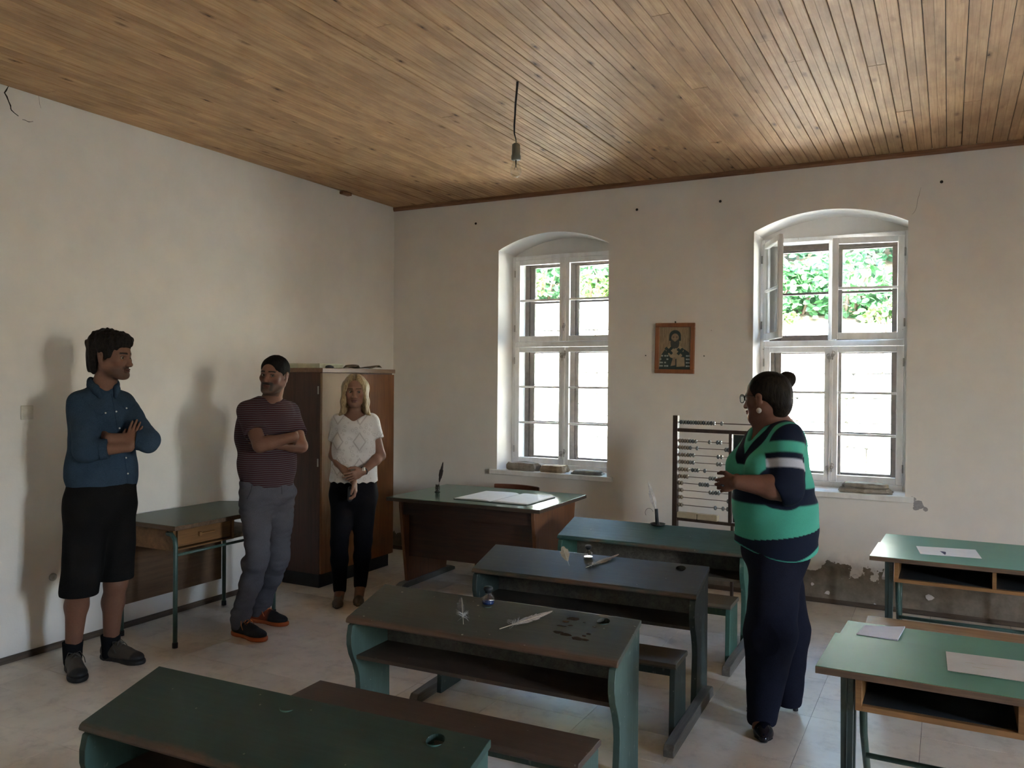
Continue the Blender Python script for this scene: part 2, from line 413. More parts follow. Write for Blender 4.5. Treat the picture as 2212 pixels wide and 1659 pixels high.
# ================================================================== windows
t = NT('white_window_paint'); p = t.pos(); n = t.noise(p, 30, 4, .6); n2 = t.noise(t.mapping(p, (8, 8, 3)), 2, 4, .6)
c = t.ramp(n2, [(.3, rgb(.76, .75, .74)), (.6, rgb(.87, .87, .87))])
c = t.mix(t.ramp(n, [(.70, 0.0), (.76, .8)]), c, rgb(.30, .25, .20))
t.bump(n, .25, .002); M_wwhite = t.fin(c, .45)
t = NT('dark_brown_window_paint'); p = t.pos(); n = t.noise(p, 26, 4, .6)
c = t.ramp(n, [(.3, rgb(.045, .028, .02)), (.66, rgb(.085, .06, .045))]); t.bump(n, .2, .002)
M_wdark = t.fin(c, .5)
t = NT('window_glass')
tr = t.new('ShaderNodeBsdfTransparent'); tr.inputs[0].default_value = (.95, .965, .955, 1)
gl = t.new('ShaderNodeBsdfGlossy'); gl.inputs['Roughness'].default_value = .02
fr = t.new('ShaderNodeFresnel'); fr.inputs['IOR'].default_value = 1.45
mx = t.new('ShaderNodeMixShader'); t.l.new(t.math('MULTIPLY', fr.outputs[0], .6), mx.inputs[0]); t.l.new(tr.outputs[0], mx.inputs[1]); t.l.new(gl.outputs[0], mx.inputs[2])
t.l.new(mx.outputs[0], t.out.inputs['Surface']); M_glass = t.mat
M_iron = plain('painted_iron', rgb(.42, .40, .38), .45, .3)

def sash(parent, w, h, npan, mat, th=.032, st=.045, mu=.018, name='sash', bot=None, side=1):
    """casement: local origin at the hinge-side bottom corner, extends +x*side, thickness along y, centred"""
    m = MB(); X = lambda a, b: (min(a*side, b*side), max(a*side, b*side)); bot = bot or st
    m.box(*X(0, st), -th/2, th/2, 0, h); m.box(*X(w-st, w), -th/2, th/2, 0, h)
    m.box(*X(st, w-st), -th/2, th/2, 0, bot); m.box(*X(st, w-st), -th/2, th/2, h-st, h)
    ph = (h-st-bot-mu*(npan-1))/npan
    for k in range(1, npan):
        z = bot+k*ph+(k-1)*mu; m.box(*X(st, w-st), -th/2+.004, th/2-.004, z, z+mu)
    s = m.build(name, mat, parent, .003, 1)
    for k in range(npan):
        z = bot+k*(ph+mu)
        MB().box(*X(st-.004, w-st+.004), -.0015, .0015, z-.004, z+ph+.004).build('pane', M_glass, s)
    return s
def latch(parent, x, z, y, curl=1):
    m = MB().tube([(x, y, z-.035), (x, y, z+.035)], .004, 8)
    m.tube([(x+curl*.004+curl*.016*math.sin(a)*(1-.3*a/PI), y-.010, z+.03-.030*(1-math.cos(a))*.6) for a in [PI*1.3*i/12 for i in range(13)]], .0035, 6)
    m.box(x-.010, x+.010, y-.003, y+.004, z-.012, z+.012)
    m.build('latch', M_iron, parent, .001, 1)
def hinge(parent, x, z, y):
    MB().tube([(x, y, z-.03), (x, y, z+.03)], .006, 8).build('hinge', M_iron, parent)

for wi, (xa, xb) in enumerate(WINX):
    W_ = tag(empty('window_%d' % (wi+1), ((xa+xb)/2, .30, SILL)), kind='structure')
    hw = (xb-xa)/2; tr_z = (1.905 if wi == 0 else 1.885)-SILL; zb, zt = FBOT-SILL, FTOP-SILL
    # white inner frame
    m = MB(); fo = .030
    m.box(-hw, -hw+fo, -.03, .034, zb-.034, zt); m.box(hw-fo, hw, -.03, .034, zb-.034, zt)
    m.box(-hw+fo, hw-fo, -.03, .034, zt-.035, zt); m.box(-hw+fo, hw-fo, -.03, .034, zb-.034, zb+.012)
    m.box(-hw+fo, hw-fo, -.03, .034, tr_z-.022, tr_z+.022)
    m.build('window_frame', M_wwhite, W_, .003, 1)
    sw_ = hw-fo-.002
    for lvl, (z0, h, npan) in enumerate(((zb+.014, tr_z-.024-zb-.014, 3), (tr_z+.024, zt-.037-tr_z-.024, 2))):
        for side, hx in ((1, -hw+fo+.001), (-1, hw-fo-.001)):
            ang = 0.0
            if wi == 1 and lvl == 1: ang = -math.radians(66) if side == 1 else math.radians(9)
            s = sash(W_, sw_-.001, h, npan, M_wwhite, side=side, bot=.05)
            s.location = (hx, -.020 if ang == 0 else -.034, z0); s.rotation_euler = (0, 0, ang)
            for dz in (.12, h-.12): hinge(s, -side*.001, dz, -.022)
    if wi != 1:
        MB().box(-.014, .014, -.043, -.0365, tr_z+.026, zt-.04).build('astragal', M_wwhite, W_, .002, 1)
    MB().box(-.012, .012, -.043, -.0365, zb+.016, tr_z-.026).build('astragal', M_wwhite, W_, .002, 1)
    if wi == 1:
        MB().box(-.028, .028, -.012, .030, tr_z+.024, zt-.036).build('mullion', M_wwhite, W_, .003, 1)
    for z_, c_ in ((tr_z-.09, 1), (tr_z-.11, -1), (zb+.12, 1), (zb+.10, -1)): latch(W_, c_*.012, z_, -.047, c_)
    if wi == 0: latch(W_, .0, tr_z+.15, -.047, 1)
    # dark outer frame and casements, .18 m further out
    m = MB(); yo = .19; fo2 = .045
    m.box(-hw+.03, -hw+.03+fo2, yo-.03, yo+.03, zb-.02, zt-.005); m.box(hw-.03-fo2, hw-.03, yo-.03, yo+.03, zb-.02, zt-.005)
    m.box(-hw+.075, hw-.075, yo-.03, yo+.03, zt-.075, zt-.005); m.box(-hw+.075, hw-.075, yo-.03, yo+.03, zb-.02, zb+.02)
    m.box(-hw+.075, hw-.075, yo-.03, yo+.03, tr_z-.018, tr_z+.018)
    m.build('outer_frame', M_wdark, W_, .003, 1)
    sw2 = hw-.03-fo2-.001
    for lvl, (z0, h, npan) in enumerate(((zb+.014, tr_z-.024-zb-.014, 3), (tr_z+.024, zt-.037-tr_z-.024, 2))):
        for side, hx in ((1, -hw+.03+fo2+.0005), (-1, hw-.03-fo2-.0005)):
            s = sash(W_, sw2-.001, h, npan, M_wdark, side=side, name='outer_sash', st=.048, mu=.018, bot=.05)
            s.location = (hx, yo, z0)
    MB().box(-.022, .022, yo-.028, yo-.0165, tr_z+.021, zt-.058).build('outer_astragal', M_wdark, W_, .002, 1)
    MB().box(-.022, .022, yo-.028, yo-.0165, zb+.022, tr_z-.021).build('outer_astragal', M_wdark, W_, .002, 1)
    for z_ in (tr_z+.30, tr_z-.55): 
        MB().tube([(.055, yo-.03, z_+.02), (.075, yo-.04, z_+.03), (.095, yo-.045, z_-.005), (.11, yo-.04, z_-.01)], .004, 6).build('hook', M_iron, W_)
    # sill board
    MB().box(-hw-.06, hw+.055, -.335, -.299, -.034, .006).box(-hw+.001, hw-.001, -.299, -.031, -.02, .006).build('sill', M_wwhite, W_, .004, 2)

# ================================================================== outdoors
t = NT('sunlit_lime_wall'); p = t.pos(); n = t.noise(p, 6, 5, .6)
c = t.ramp(n, [(.3, rgb(.62, .60, .54)), (.6, rgb(.80, .79, .74))]); t.bump(n, .5, .02); M_lime = t.fin(c, .9, spec=.1)
t = NT('pale_gravel'); p = t.pos(); n = t.noise(p, 14, 5, .7)
c = t.ramp(n, [(.3, rgb(.50, .48, .40)), (.6, rgb(.72, .70, .62))]); t.bump(n, .5, .02); M_gravel = t.fin(c, .95, spec=.1)
ground = tag(bx('ground', M_gravel, None, -14, 22, .62, 40, -.6, -.25), kind='structure')
# retaining wall of rough blocks
rw = tag(empty('retaining_wall', (4, 5.3, -.25)), 'pale sunlit retaining wall across the yard, seen through both windows', 'wall', kind='structure')
m = MB(); m.box(-12, 14, .25, .45, 0, 2.62); m.box(-16, -2.6, .25, .45, 2.62, 3.10); m.build('wall_core', M_lime, rw)
M_blk = M_lime
R2 = random.Random(3)
blks = MB(); zc = 0.0
for row in range(8):
    h = .325; xq = -8.0+R2.uniform(0, .4)
    while xq < 9.0:
        w = R2.uniform(.45, .95); y = R2.uniform(0, .03)
        blks.box(xq+.008, xq+w-.008, .05+y, .26, zc+.006, zc+h-.006); xq += w
    zc += h
xq = -8.0
while xq < -3.2:
    w = R2.uniform(.5, .9); blks.box(xq+.008, min(xq+w, -2.62)-.008, .06, .26, 2.61, 3.08); xq += w
tag(blks.build('stone_block_courses', M_blk, rw, .02, 1), kind='stuff')
M_soil = plain('bank_soil', rgb(.10, .075, .045), .95, scale=8, bump=.5)
bank = tag(MB().prism([(5.76, 2.2), (5.76, 2.34), (8.0, 3.6), (14, 6.5), (14, 2.2)], 'x', -12, 20).build('bank', M_soil), kind='structure')

def leaf_mat(name, a, b):
    t = NT(name); r = t.new('ShaderNodeObjectInfo').outputs['Random']; n = t.noise(t.pos(), 2.2, 4, .6)
    c = t.ramp(n, [(.32, b), (.64, a)])
    bs = t.bsdf; t.fin(c, .5)
    td = t.new('ShaderNodeBsdfTranslucent'); t.l.new(c, td.inputs[0])
    mx = t.new('ShaderNodeMixShader'); mx.inputs[0].default_value = .4
    t.l.new(bs.outputs[0], mx.inputs[1]); t.l.new(td.outputs[0], mx.inputs[2]); t.l.new(mx.outputs[0], t.out.inputs['Surface'])
    return t.mat
LEAF = [leaf_mat('leaf_green', rgb(.060, .17, .050), rgb(.018, .070, .026)), leaf_mat('leaf_dark', rgb(.028, .095, .038), rgb(.010, .038, .018)), leaf_mat('leaf_yellow', rgb(.15, .25, .055), rgb(.05, .13, .03))]
M_stem = plain('stem_brown', rgb(.12, .08, .05), .8)
def leaves(center, rad, count, size, seed, flat=.6):
    rg = np.random.RandomState(seed)
    d = rg.normal(size=(count, 3)); d /= np.linalg.norm(d, axis=1)[:, None]
    rr = rg.uniform(.45, 1.0, count)**.5
    P = np.array(center)+d*rr[:, None]*np.array(rad)
    up = rg.normal(size=(count, 3))*.6+np.array([0, -.5, .8]); up /= np.linalg.norm(up, axis=1)[:, None]
    a = rg.normal(size=(count, 3)); a[:, 2] -= .6; a -= up*(a*up).sum(1)[:, None]; a /= np.linalg.norm(a, axis=1)[:, None]
    b = np.cross(up, a); s = size*rg.uniform(.6, 1.25, count)
    prof = [(0, 0, 0), (.35, .30, .05), (.75, .26, .03), (1.0, 0, -.06), (.75, -.26, .03), (.35, -.30, .05), (.5, 0, -.03)]
    V = np.stack([P+(a*u+b*w+up*h)*s[:, None] for u, w, h in prof], 1).reshape(-1, 3)
    F = []
    for i in range(count):
        o = i*7; F += [(o, o+1, o+6), (o+1, o+2, o+6), (o+2, o+3, o+6), (o+3, o+4, o+6), (o+4, o+5, o+6), (o+5, o, o+6)]
    return V, F
def shrubs(name, label, spots, mi, size, seed):
    """a mass of leaves nobody could count: one object, leaves on short stems"""
    V = []; F = []; m = MB(); rg = random.Random(seed)
    for i, (x, y, z, rx, ry, rz, n) in enumerate(spots):
        v, f = leaves((x, y, z+rz*.8), (rx, ry, rz), n, size, seed*100+i)
        o = len(V)*0+sum(len(q) for q in V); V.append(v); F += [tuple(k+o for k in q) for q in f]
    V = np.concatenate(V)
    m.raw(V, F)
    m.m = 1
    for (x, y, z, rx, ry, rz, n) in spots:
        for k in range(4):
            a = rg.uniform(-1, 1)*rx*.6; m.tube([(x+a*.2, y, z-.15), (x+a*.6, y+rg.uniform(-.1, .1), z+rz*.6), (x+a, y+rg.uniform(-.2, .2), z+rz*1.2)], [.03, .02, .008], 5)
    return tag(m.build(name, [LEAF[mi], M_stem]), label, 'plants', None, 'stuff')
rb = random.Random(11); U = rb.uniform
shrubs('hedge', 'mid green leafy shrubs along the top of the yard wall outside',
       [(-7+i*.7+U(-.2, .2), 6.02+U(-.1, .3), (2.88 if -7+i*.7 < 1.0 else 2.36)+U(-.1, .2), .62, .42, .40+U(0, .2), 520) for i in range(24)], 0, .13, 1)
shrubs('wall_top_weeds', 'bright yellow-green weeds hanging over the top of the yard wall outside',
       [(-6+i*1.1+U(-.3, .3), 5.50+U(-.05, .1), (2.86 if -6+i*1.1 < 1.2 else 2.20)+U(-.06, .1), .42, .22, .20+U(0, .1), 260) for i in range(13)], 2, .10, 2)
shrubs('dark_shrubs', 'dark green shrubs on the shaded upper bank outside',
       [(-8+i*1.2+U(-.3, .3), 7.6+U(-.2, .6), 3.3, 1.0, .7, .95+U(0, .4), 800) for i in range(14)], 1, .17, 3)
shrubs('tree_crowns', 'large dark tree crowns at the top of the bank outside',
       [(-10+i*2.0+U(-.3, .3), 10.0+U(-.3, .8), 4.6, 1.6, 1.0, 1.6+U(0, .6), 900) for i in range(10)], 1, .26, 4)
shrubs('foot_weeds', 'small weed tufts at the foot of the yard wall outside',
       [(-2.2+i*.75, 5.12, -.22, .3, .12, .14, 110) for i in range(10)], 2, .08, 5)

# ================================================================== old school desks with benches
def painted(name, paint, wear, under, seed=0.0, streak='x', edge=None, rough=.55, amount=.5, light=None):
    """paint worn through to wood: noise patches, scratches, and the bare hand-worn edge nearest the sitter"""
    t = NT(name); v = t.mapping(t.obj(), loc=(seed, seed*1.7, 0)); x, y, z = t.sep(t.obj())
    n1 = t.noise(v, 3.0, 6, .65); n2 = t.noise(v, 30, 4, .6)
    sc = {'x': (2, 45, 45), 'y': (45, 2, 45), 'z': (45, 45, 2)}[streak]
    n3 = t.noise(t.mapping(v, sc), 1.5, 4, .65, Distortion=.5)
    pc = t.ramp(n1, [(.3, tuple(c*.78 for c in paint[:3])+(1,)), (.66, light or tuple(min(1, c*1.28) for c in paint[:3])+(1,))])
    pc = t.mix(t.ramp(n3, [(.42, .30), (.62, 0.0)]), pc, tuple(c*.6 for c in paint[:3])+(1,))
    w = t.ramp(t.math('MULTIPLY_ADD', n3, .5, t.math('MULTIPLY', n2, .5)), [(.56+.12*(1-amount), 0.0), (.62+.12*(1-amount), wear)])
    col = t.mix(w, pc, under)
    if edge is not None:
        e = t.math('SUBTRACT', edge, y); e = t.math('ADD', e, t.math('MULTIPLY', t.math('SUBTRACT', n1, .5), .10))
        col = t.mix(t.ramp(e, [(.0, 0.0), (.022, .9)]), col, under)
    sp = t.math('LESS_THAN', t.vor(v, 16), t.math('MULTIPLY', n2, .10))
    col = t.mix(t.math('MULTIPLY', sp, .35), col, rgb(.45, .43, .36))
    t.bump(t.math('MULTIPLY_ADD', n3, .6, t.math('MULTIPLY', n2, .3)), .25, .003)
    return t.fin(col, rough)
BARE = rgb(.115, .062, .037)
def cyl_cut(o, cuts, depth=.1, r=.026):
    """bore round holes straight through a board (applied, cutter removed)"""
    for (x, y, z) in cuts:
        c = MB().lathe([(0, -depth), (r, -depth), (r, depth), (0, depth)], (x, y, z), 24, False).build('cutter', M_hole)
        c.matrix_world = o.matrix_world
        m = o.modifiers.new('hole', 'BOOLEAN'); m.object = c; m.operation = 'DIFFERENCE'; m.solver = 'EXACT'
        bpy.context.view_layer.update()
        dg = bpy.context.evaluated_depsgraph_get()
        me = bpy.data.meshes.new_from_object(o.evaluated_get(dg)); o.modifiers.clear(); o.data = me
        bpy.data.objects.remove(c)
def school_desk(yf, rz, label, mats, holes, name='school_desk', cx=2.915):
    """double pupil's desk: sloping board, open shelf, end panels, bench joined by floor runners"""
    top, panel, seat, dark, hollow = mats
    r = empty(name, (cx, yf, 0), rz, label, 'school desk', 'old green school desks with benches')
    hw, zf, zb, dp = .618, .553, .638, .30; sl = (zb-zf)/dp; th = .024
    prof = [(0, zf-.012), (.004, zf-.002), (.012, zf+.012*sl+.0005), (dp-.004, zb-.001), (dp, zb-.006), (dp, zb-th), (.010, zf-th+.002), (.002, zf-.018)]
    b = MB().prism(prof, 'x', -hw, hw).build('desk_top', top, r, .002, 2)
    cyl_cut(b, [(hx, .250, zf+.25*sl) for hx in holes])
    for hx in holes:
        MB().lathe([(.0262, .002), (.0262, -.020), (.024, -.034), (.010, -.037), (0, -.037)], (hx, .250, zf+.25*sl-.004), 24).build('inkwell_hole', hollow, r)
    for s in (-1, 1):
        a, c = sorted((s*.584, s*.612))
        pp = [(.008, zf-.03), (-.002, .48), (-.002, .44), (.012, .395), (.040, .345), (.060, .29), (.066, .24), (.056, .13), (.046, .0), (.292, .0), (.288, .30), (dp-.004, zb-th-.001)]
        MB().prism(pp, 'x', a, c).build('end_panel', panel, r, .002, 1)
        a, c = sorted((s*.586, s*.612))
        MB().prism([(-.372, .0), (-.366, .312), (-.172, .312), (-.166, .0)], 'x', a, c).build('bench_leg', panel, r, .002, 1)
        a, c = sorted((s*.612, s*.658))
        MB().prism([(-.56, 0), (-.56, .030), (-.545, .050), (-.38, .055), (.16, .055), (.215, .050), (.23, .035), (.23, 0)], 'x', a, c).build('runner', dark, r, .003, 1)
    bx('shelf', seat, r, -.584, .584, .035, .285, .372, .388)
    bx('back_board', dark, r, -.584, .584, .270, .285, .388, .612)
    MB().prism([(-.384, .322), (-.376, .336), (-.168, .338), (-.158, .330), (-.158, .314), (-.378, .312)], 'x', -hw, hw).build('bench_seat', seat, r, .002, 2)
    bx('bench_rail', panel, r, -.584, .584, -.29, -.27, .25, .311)
    return r
M_run = wood('runner_wood', rgb(.15, .135, .115), rgb(.07, .06, .05), .6, 'y')
def deskset(k, paint, wear, edge, panel, seatc, seatwear, hollow=None, light=None, amount=.5):
    return (painted('desk_top_paint_'+k, paint, wear, BARE, ord(k[0])*1.3, 'x', edge, .48, amount, light),
            painted('desk_panel_paint_'+k, panel, .55, rgb(.24, .26, .22), ord(k[0])*.7, 'z', None, .6, .75),
            painted('desk_seat_'+k, seatc, seatwear, BARE, ord(k[0])*.4, 'x', None, .5, .6),
            M_run if k != 'far' else M_run,
            plain('inkwell_hole_paint_'+k, hollow or tuple(c*.9 for c in panel[:3])+(1,), .6))
D_A = school_desk(-4.745, math.radians(2.0), 'dark green school desk with two empty ink holes, nearest the camera',
      deskset('near', rgb(.022, .052, .042), .5, .022, rgb(.04, .085, .068), rgb(.10, .055, .035), .5, rgb(.06, .14, .115)), (-.030, .475), cx=2.925)
D_B = school_desk(-3.492, math.radians(1.6), 'olive green school desk with worn brown edge, blue ink bottle and damp stains',
      deskset('middle', rgb(.058, .062, .046), .5, .032, rgb(.060, .098, .080), rgb(.075, .05, .036), .55, light=rgb(.075, .083, .066)), (-.050, .475))
D_C = school_desk(-2.412, math.radians(2.2), 'dark olive school desk holding two tan feathers and a clear ink bottle',
      deskset('third', rgb(.050, .056, .042), .3, .018, rgb(.03, .045, .04), rgb(.06, .05, .038), .4, rgb(.02, .025, .02)), (-.030, .480))
D_D = school_desk(-1.305, math.radians(.6), 'teal-topped school desk with candle holder, nearest the abacus frame',
      deskset('far', rgb(.035, .105, .095), .35, .012, rgb(.045, .12, .09), rgb(.11, .09, .065), .4, light=rgb(.075, .155, .145)), ())
M_stain = plain('damp_stain', rgb(.022, .016, .012), .22)
def desk_pt(px_, py_, desk, zoff=0.0):
    """world point on a desk's sloping board under a measured position"""
    mw = Matrix.Translation(desk.location) @ Matrix.Rotation(desk.rotation_euler.z, 4, 'Z')
    n_ = mw.to_3x3() @ Vector((0, -.085, .30)); p0 = mw @ Vector((0, 0, .5536))
    v = Vector(_fw + _rt*(px_-1106)/FPX - _up*(py_-829.5)/FPX); o_ = Vector(CAMP)
    l = mw.inverted() @ (o_+v*((p0-o_).dot(n_)/v.dot(n_))); l.z += zoff
    return l
SLOPE = math.atan(.085/.30)
for (px_, py_, sx, sy) in ((1238, 1337, .030, .012), (1222, 1343, .016, .008), (1213, 1352, .024, .006), (1232, 1351, .012, .005), (1206, 1366, .022, .010), (1222, 1371, .028, .010),
                           (1248, 1380, .028, .012), (1263, 1382, .018, .008), (1271, 1370, .010, .006), (1262, 1374, .010, .005), (1284, 1354, .008, .005), (1262, 1345, .008, .003)):
    l = desk_pt(px_, py_, D_B); v = []
    for k in range(14):
        a = 2*PI*k/14; rr = R_.uniform(.75, 1.15); v.append((sx*rr*math.cos(a), sy*rr*math.sin(a), 0))
    MB().raw(v, [tuple(range(14))]).build('damp_stain', M_stain, D_B, loc=(l.x, l.y, l.z+.0004), rot=(SLOPE, 0, R_.uniform(-.1, .1)))
M_chip = plain('pale_chip', rgb(.48, .45, .36), .8)
for (px_, py_, s) in ((869, 1279, .006), (967, 1287, .004), (1033, 1308, .005), (786, 1331, .005), (803, 1341, .003), (823, 1340, .003), (999, 1371, .008), (1371, 1353, .007), (1367, 1371, .004)):
    l = desk_pt(px_, py_, D_B)
    v = [(s*math.cos(a)*R_.uniform(.7, 1.4), s*.5*math.sin(a), 0) for a in [2*PI*k/7 for k in range(7)]]
    MB().raw(v, [tuple(range(7))]).build('paint_chip', M_chip, D_B, loc=(l.x, l.y, l.z+.0005), rot=(SLOPE, 0, R_.uniform(0, 3)))

# ================================================================== green laminate tables on the right
def laminate(name, c, rough=.26, spec=.35):
    t = NT(name); v = t.obj(); n = t.noise(v, 4, 4, .6); n2 = t.noise(v, 60, 3, .6)
    col = t.ramp(n, [(.3, tuple(q*.9 for q in c[:3])+(1,)), (.65, c)])
    t.bump(n2, .05, .001)
    return t.fin(col, rough, spec=spec)
M_lam = laminate('green_laminate', rgb(.095, .30, .235), .36, .2)
M_lamnear = laminate('worn_green_laminate', rgb(.075, .205, .130), .46, .08)
M_lamdark = laminate('dark_green_laminate', rgb(.055, .150, .105), .16)
M_ply = wood('plywood_edge', rgb(.16, .10, .06), rgb(.07, .042, .026), .6, 'x')
M_orange = wood('orange_beech', rgb(.30, .15, .055), rgb(.18, .085, .03), .5, 'x')
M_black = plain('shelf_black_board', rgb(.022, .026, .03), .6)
M_legpaint = painted('green_black_metal_paint', rgb(.03, .048, .042), .3, rgb(.16, .17, .15), 3, 'z', None, .4, .7)
M_tubepaint = painted('green_tube_paint', rgb(.05, .10, .085), .5, rgb(.20, .20, .18), 5, 'z', None, .35, .7)
def lam_table(loc, d1, d2, label, dz2=-.006, z=.68, seat=True, lam=None):
    lam = lam or M_lam
    r = empty('laminate_desk', loc, math.radians(-.2), label, 'school desk', 'green laminate desks on the right')
    W = 1.14
    def board(name, y0, y1, zt, x0=0.0):
        v = [(x0, y0), (W, y0), (W, y1), (x0+.012, y1)]
        bmb = MB().prism(v, 'z', zt-.024, zt-.0015); o = bmb.build(name, M_ply, r, .001, 1)
        MB().prism([(x0+.001, y0+.001), (W-.001, y0+.001), (W-.001, y1-.001), (x0+.013, y1-.001)], 'z', zt-.0015, zt).build('laminate_sheet', lam, o)
        return o
    board('front_board', 0, d1, z); board('rear_board', d1+.004, d1+d2, z+dz2, .016)
    # open shelf box, two bays
    x0, x1, zs = .118, 1.03, z-.132
    f = MB(); f.box(x0, x0+.020, .03, d1-.02, zs, z-.024); f.box(x1-.020, x1, .03, d1-.02, zs, z-.024); f.box(x0+.02, x1-.02, .03, d1-.02, zs, zs+.018)
    f.build('shelf_frame', M_orange, r, .001, 1)
    bx('partition', M_orange, r, .565, .583, .034, d1-.03, zs+.018, z-.024)
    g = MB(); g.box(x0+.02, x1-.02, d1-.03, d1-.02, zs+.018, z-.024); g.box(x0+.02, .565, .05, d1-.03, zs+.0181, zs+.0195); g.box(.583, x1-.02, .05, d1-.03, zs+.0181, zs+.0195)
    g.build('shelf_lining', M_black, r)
    # flat tapering front legs (folded sheet) and bent tube rear legs
    for s, xx in ((1, .072), (-1, W-.072)):
        for k, (yy, w) in enumerate(((.045, .040), (.20, .034))):
            m = MB(); a, c = sorted((xx, xx+s*w)); a2, c2 = sorted((xx+s*.006, xx+s*(w-.004)))
            m.raw([(a, yy, z-.024), (c, yy, z-.024), (c, yy+.026, z-.024), (a, yy+.026, z-.024), (a2, yy, 0), (c2, yy, 0), (c2, yy+.022, 0), (a2, yy+.022, 0)],
                  [(0, 1, 2, 3), (4, 7, 6, 5), (0, 4, 5, 1), (1, 5, 6, 2), (2, 6, 7, 3), (3, 7, 4, 0)])
            m.box((a+c)/2-.0015, (a+c)/2+.0015, yy-.002, yy, .02, z-.03)
            m.build('leg', M_legpaint, r, .003, 1)
        xt = xx+s*.055
        MB().tube([(xt, .20, zs-.005), (xt, .24, .40), (xt, .32, .30), (xt, .42, .18), (xt, d1+.12, .06), (xt, d1+.16, .012)], .0125, 10).build('rear_leg', M_tubepaint, r)
        MB().lathe([(0, 0), (.017, 0), (.017, .02), (.014, .03), (0, .03)], (xt, d1+.16, 0), 12).build('foot_cap', M_black, r)
    MB().tube([(.13, .30, .30), (W-.13, .30, .30)], .010, 8).build('cross_bar', M_tubepaint, r)
    for xx in (.09, W-.09): MB().tube([(xx, .032, .035), (xx, d1+.14, .035)], .009, 8).build('foot_rail', M_tubepaint, r)
    if seat: # bench on the sitter's side, carried by the same frame
        bx('bench_seat', wood('bench_seat_wood', rgb(.42, .27, .15), rgb(.27, .16, .085), .5, 'x'), r, .012, W-.02, -.44, -.215, .398, .420, .006, seg=2)
        for xx in (.10, W-.10):
            MB().tube([(xx, -.39, .012), (xx, -.385, .36), (xx, -.37, .385), (xx, -.28, .388), (xx, -.268, .36), (xx, -.26, .05), (xx, -.20, .035), (xx, .04, .035)], .0125, 8).build('bench_frame', M_tubepaint, r)
    return r
R1 = lam_table((4.232, -3.53, 0), .41, .27, 'pale green laminate desk at the lower right, with sheets of paper', seat=False, dz2=-.022, lam=M_lamnear)
R2t = lam_table((4.243, -1.60, 0), .43, .37, 'pale green laminate desk under the right window, with one bright paper', dz2=-.010)
# small bench between the far table and the wall
t_ = empty('bench', (4.24, -.60, 0), 0, 'narrow pale bench behind the far green laminate desk', 'bench')
M_palebench = wood('pale_bench_wood', rgb(.52, .47, .45), rgb(.38, .33, .31), .45, 'x')
bx('seat', M_palebench, t_, .0, 1.10, 0, .26, .340, .362, .005)
for xx in (.10, 1.0):
    for yy in (.03, .23):
        MB().tube([(xx, yy, .002), (xx, yy, .340)], .011, 8).build('leg', M_tubepaint, t_)

# ================================================================== teacher's desk
M_brown = wood('dark_brown_veneer', rgb(.060, .026, .015), rgb(.030, .014, .009), .4, 'x')
M_brownend = wood('orange_brown_veneer', rgb(.20, .078, .030), rgb(.115, .045, .02), .4, 'z')
TD = empty('teacher_desk', (1.488, -.815, 0), math.radians(1.2), "brown teacher's desk with shiny green top in front of the left window", 'desk')
m = MB().box(-.636, .636, -.44, .44, .672, .698); o = m.build('desk_top', wood('dark_edge', rgb(.075, .05, .035), rgb(.03, .02, .015), .4, 'x'), TD, .003, 2)
bx('laminate_sheet', M_lamdark, o, -.632, .632, -.436, .436, .698, .7005, .001)
for s in (-1, 1):
    a, c = sorted((s*.540, s*.566))
    MB().prism([(-.375, .671), (-.375, .62), (-.285, .042), (.285, .042), (.375, .62), (.375, .671)], 'x', a, c).build('end_panel', M_brownend, TD, .002, 1)
    a, c = sorted((s*.522, s*.584))
    MB().prism([(-.40, 0), (-.40, .022), (-.34, .042), (.34, .042), (.40, .022), (.40, 0)], 'x', a, c).build('foot_runner', plain('grey_runner_paint', rgb(.12, .115, .105), .5), TD, .003, 1)
bx('modesty_panel', M_brown, TD, -.540, .540, -.270, -.250, .235, .671)
bx('apron', M_brown, TD, -.540, .540, -.352, -.334, .565, .671)
bx('drawer', M_brown, TD, .20, .538, .20, .352, .50, .671)
# chair behind it
M_chair = wood('red_brown_chair_wood', rgb(.16, .055, .028), rgb(.08, .028, .016), .28, 'x')
CH = empty('chair', (1.43, -.42, 0), math.radians(-2), "dark red-brown wooden chair behind the teacher's desk", 'chair')
pts = [(.215*math.sin(a)/math.sin(.5), .17+.06*(math.cos(a)-math.cos(.5))/(1-math.cos(.5)), 0) for a in [-.5+i*.1 for i in range(11)]]
mb_ = MB()
v = []
for (x, y, _) in pts: v += [(x, y, .60), (x, y, .713), (x, y+.018, .713), (x, y+.018, .60)]
mb_.raw(v, [(4*i+j, 4*i+4+j, 4*i+4+(j+1) % 4, 4*i+(j+1) % 4) for i in range(10) for j in range(4)]+[(0, 1, 2, 3), (40, 43, 42, 41)])
mb_.build('backrest', M_chair, CH, .006, 2)
bx('seat', M_chair, CH, -.20, .20, -.19, .20, .395, .418, .008)
for sx in (-1, 1):
    MB().tube([(sx*.18, -.16, .0), (sx*.175, -.15, .396)], [.012, .017], 8).build('leg', M_chair, CH)
    MB().tube([(sx*.185, .21, .0), (sx*.18, .185, .40), (sx*.19, .188, .63)], [.012, .017, .012], 8).build('rear_leg', M_chair, CH)
    MB().tube([(sx*.178, -.155, .20), (sx*.183, .195, .20)], .008, 8).build('stretcher', M_chair, CH)

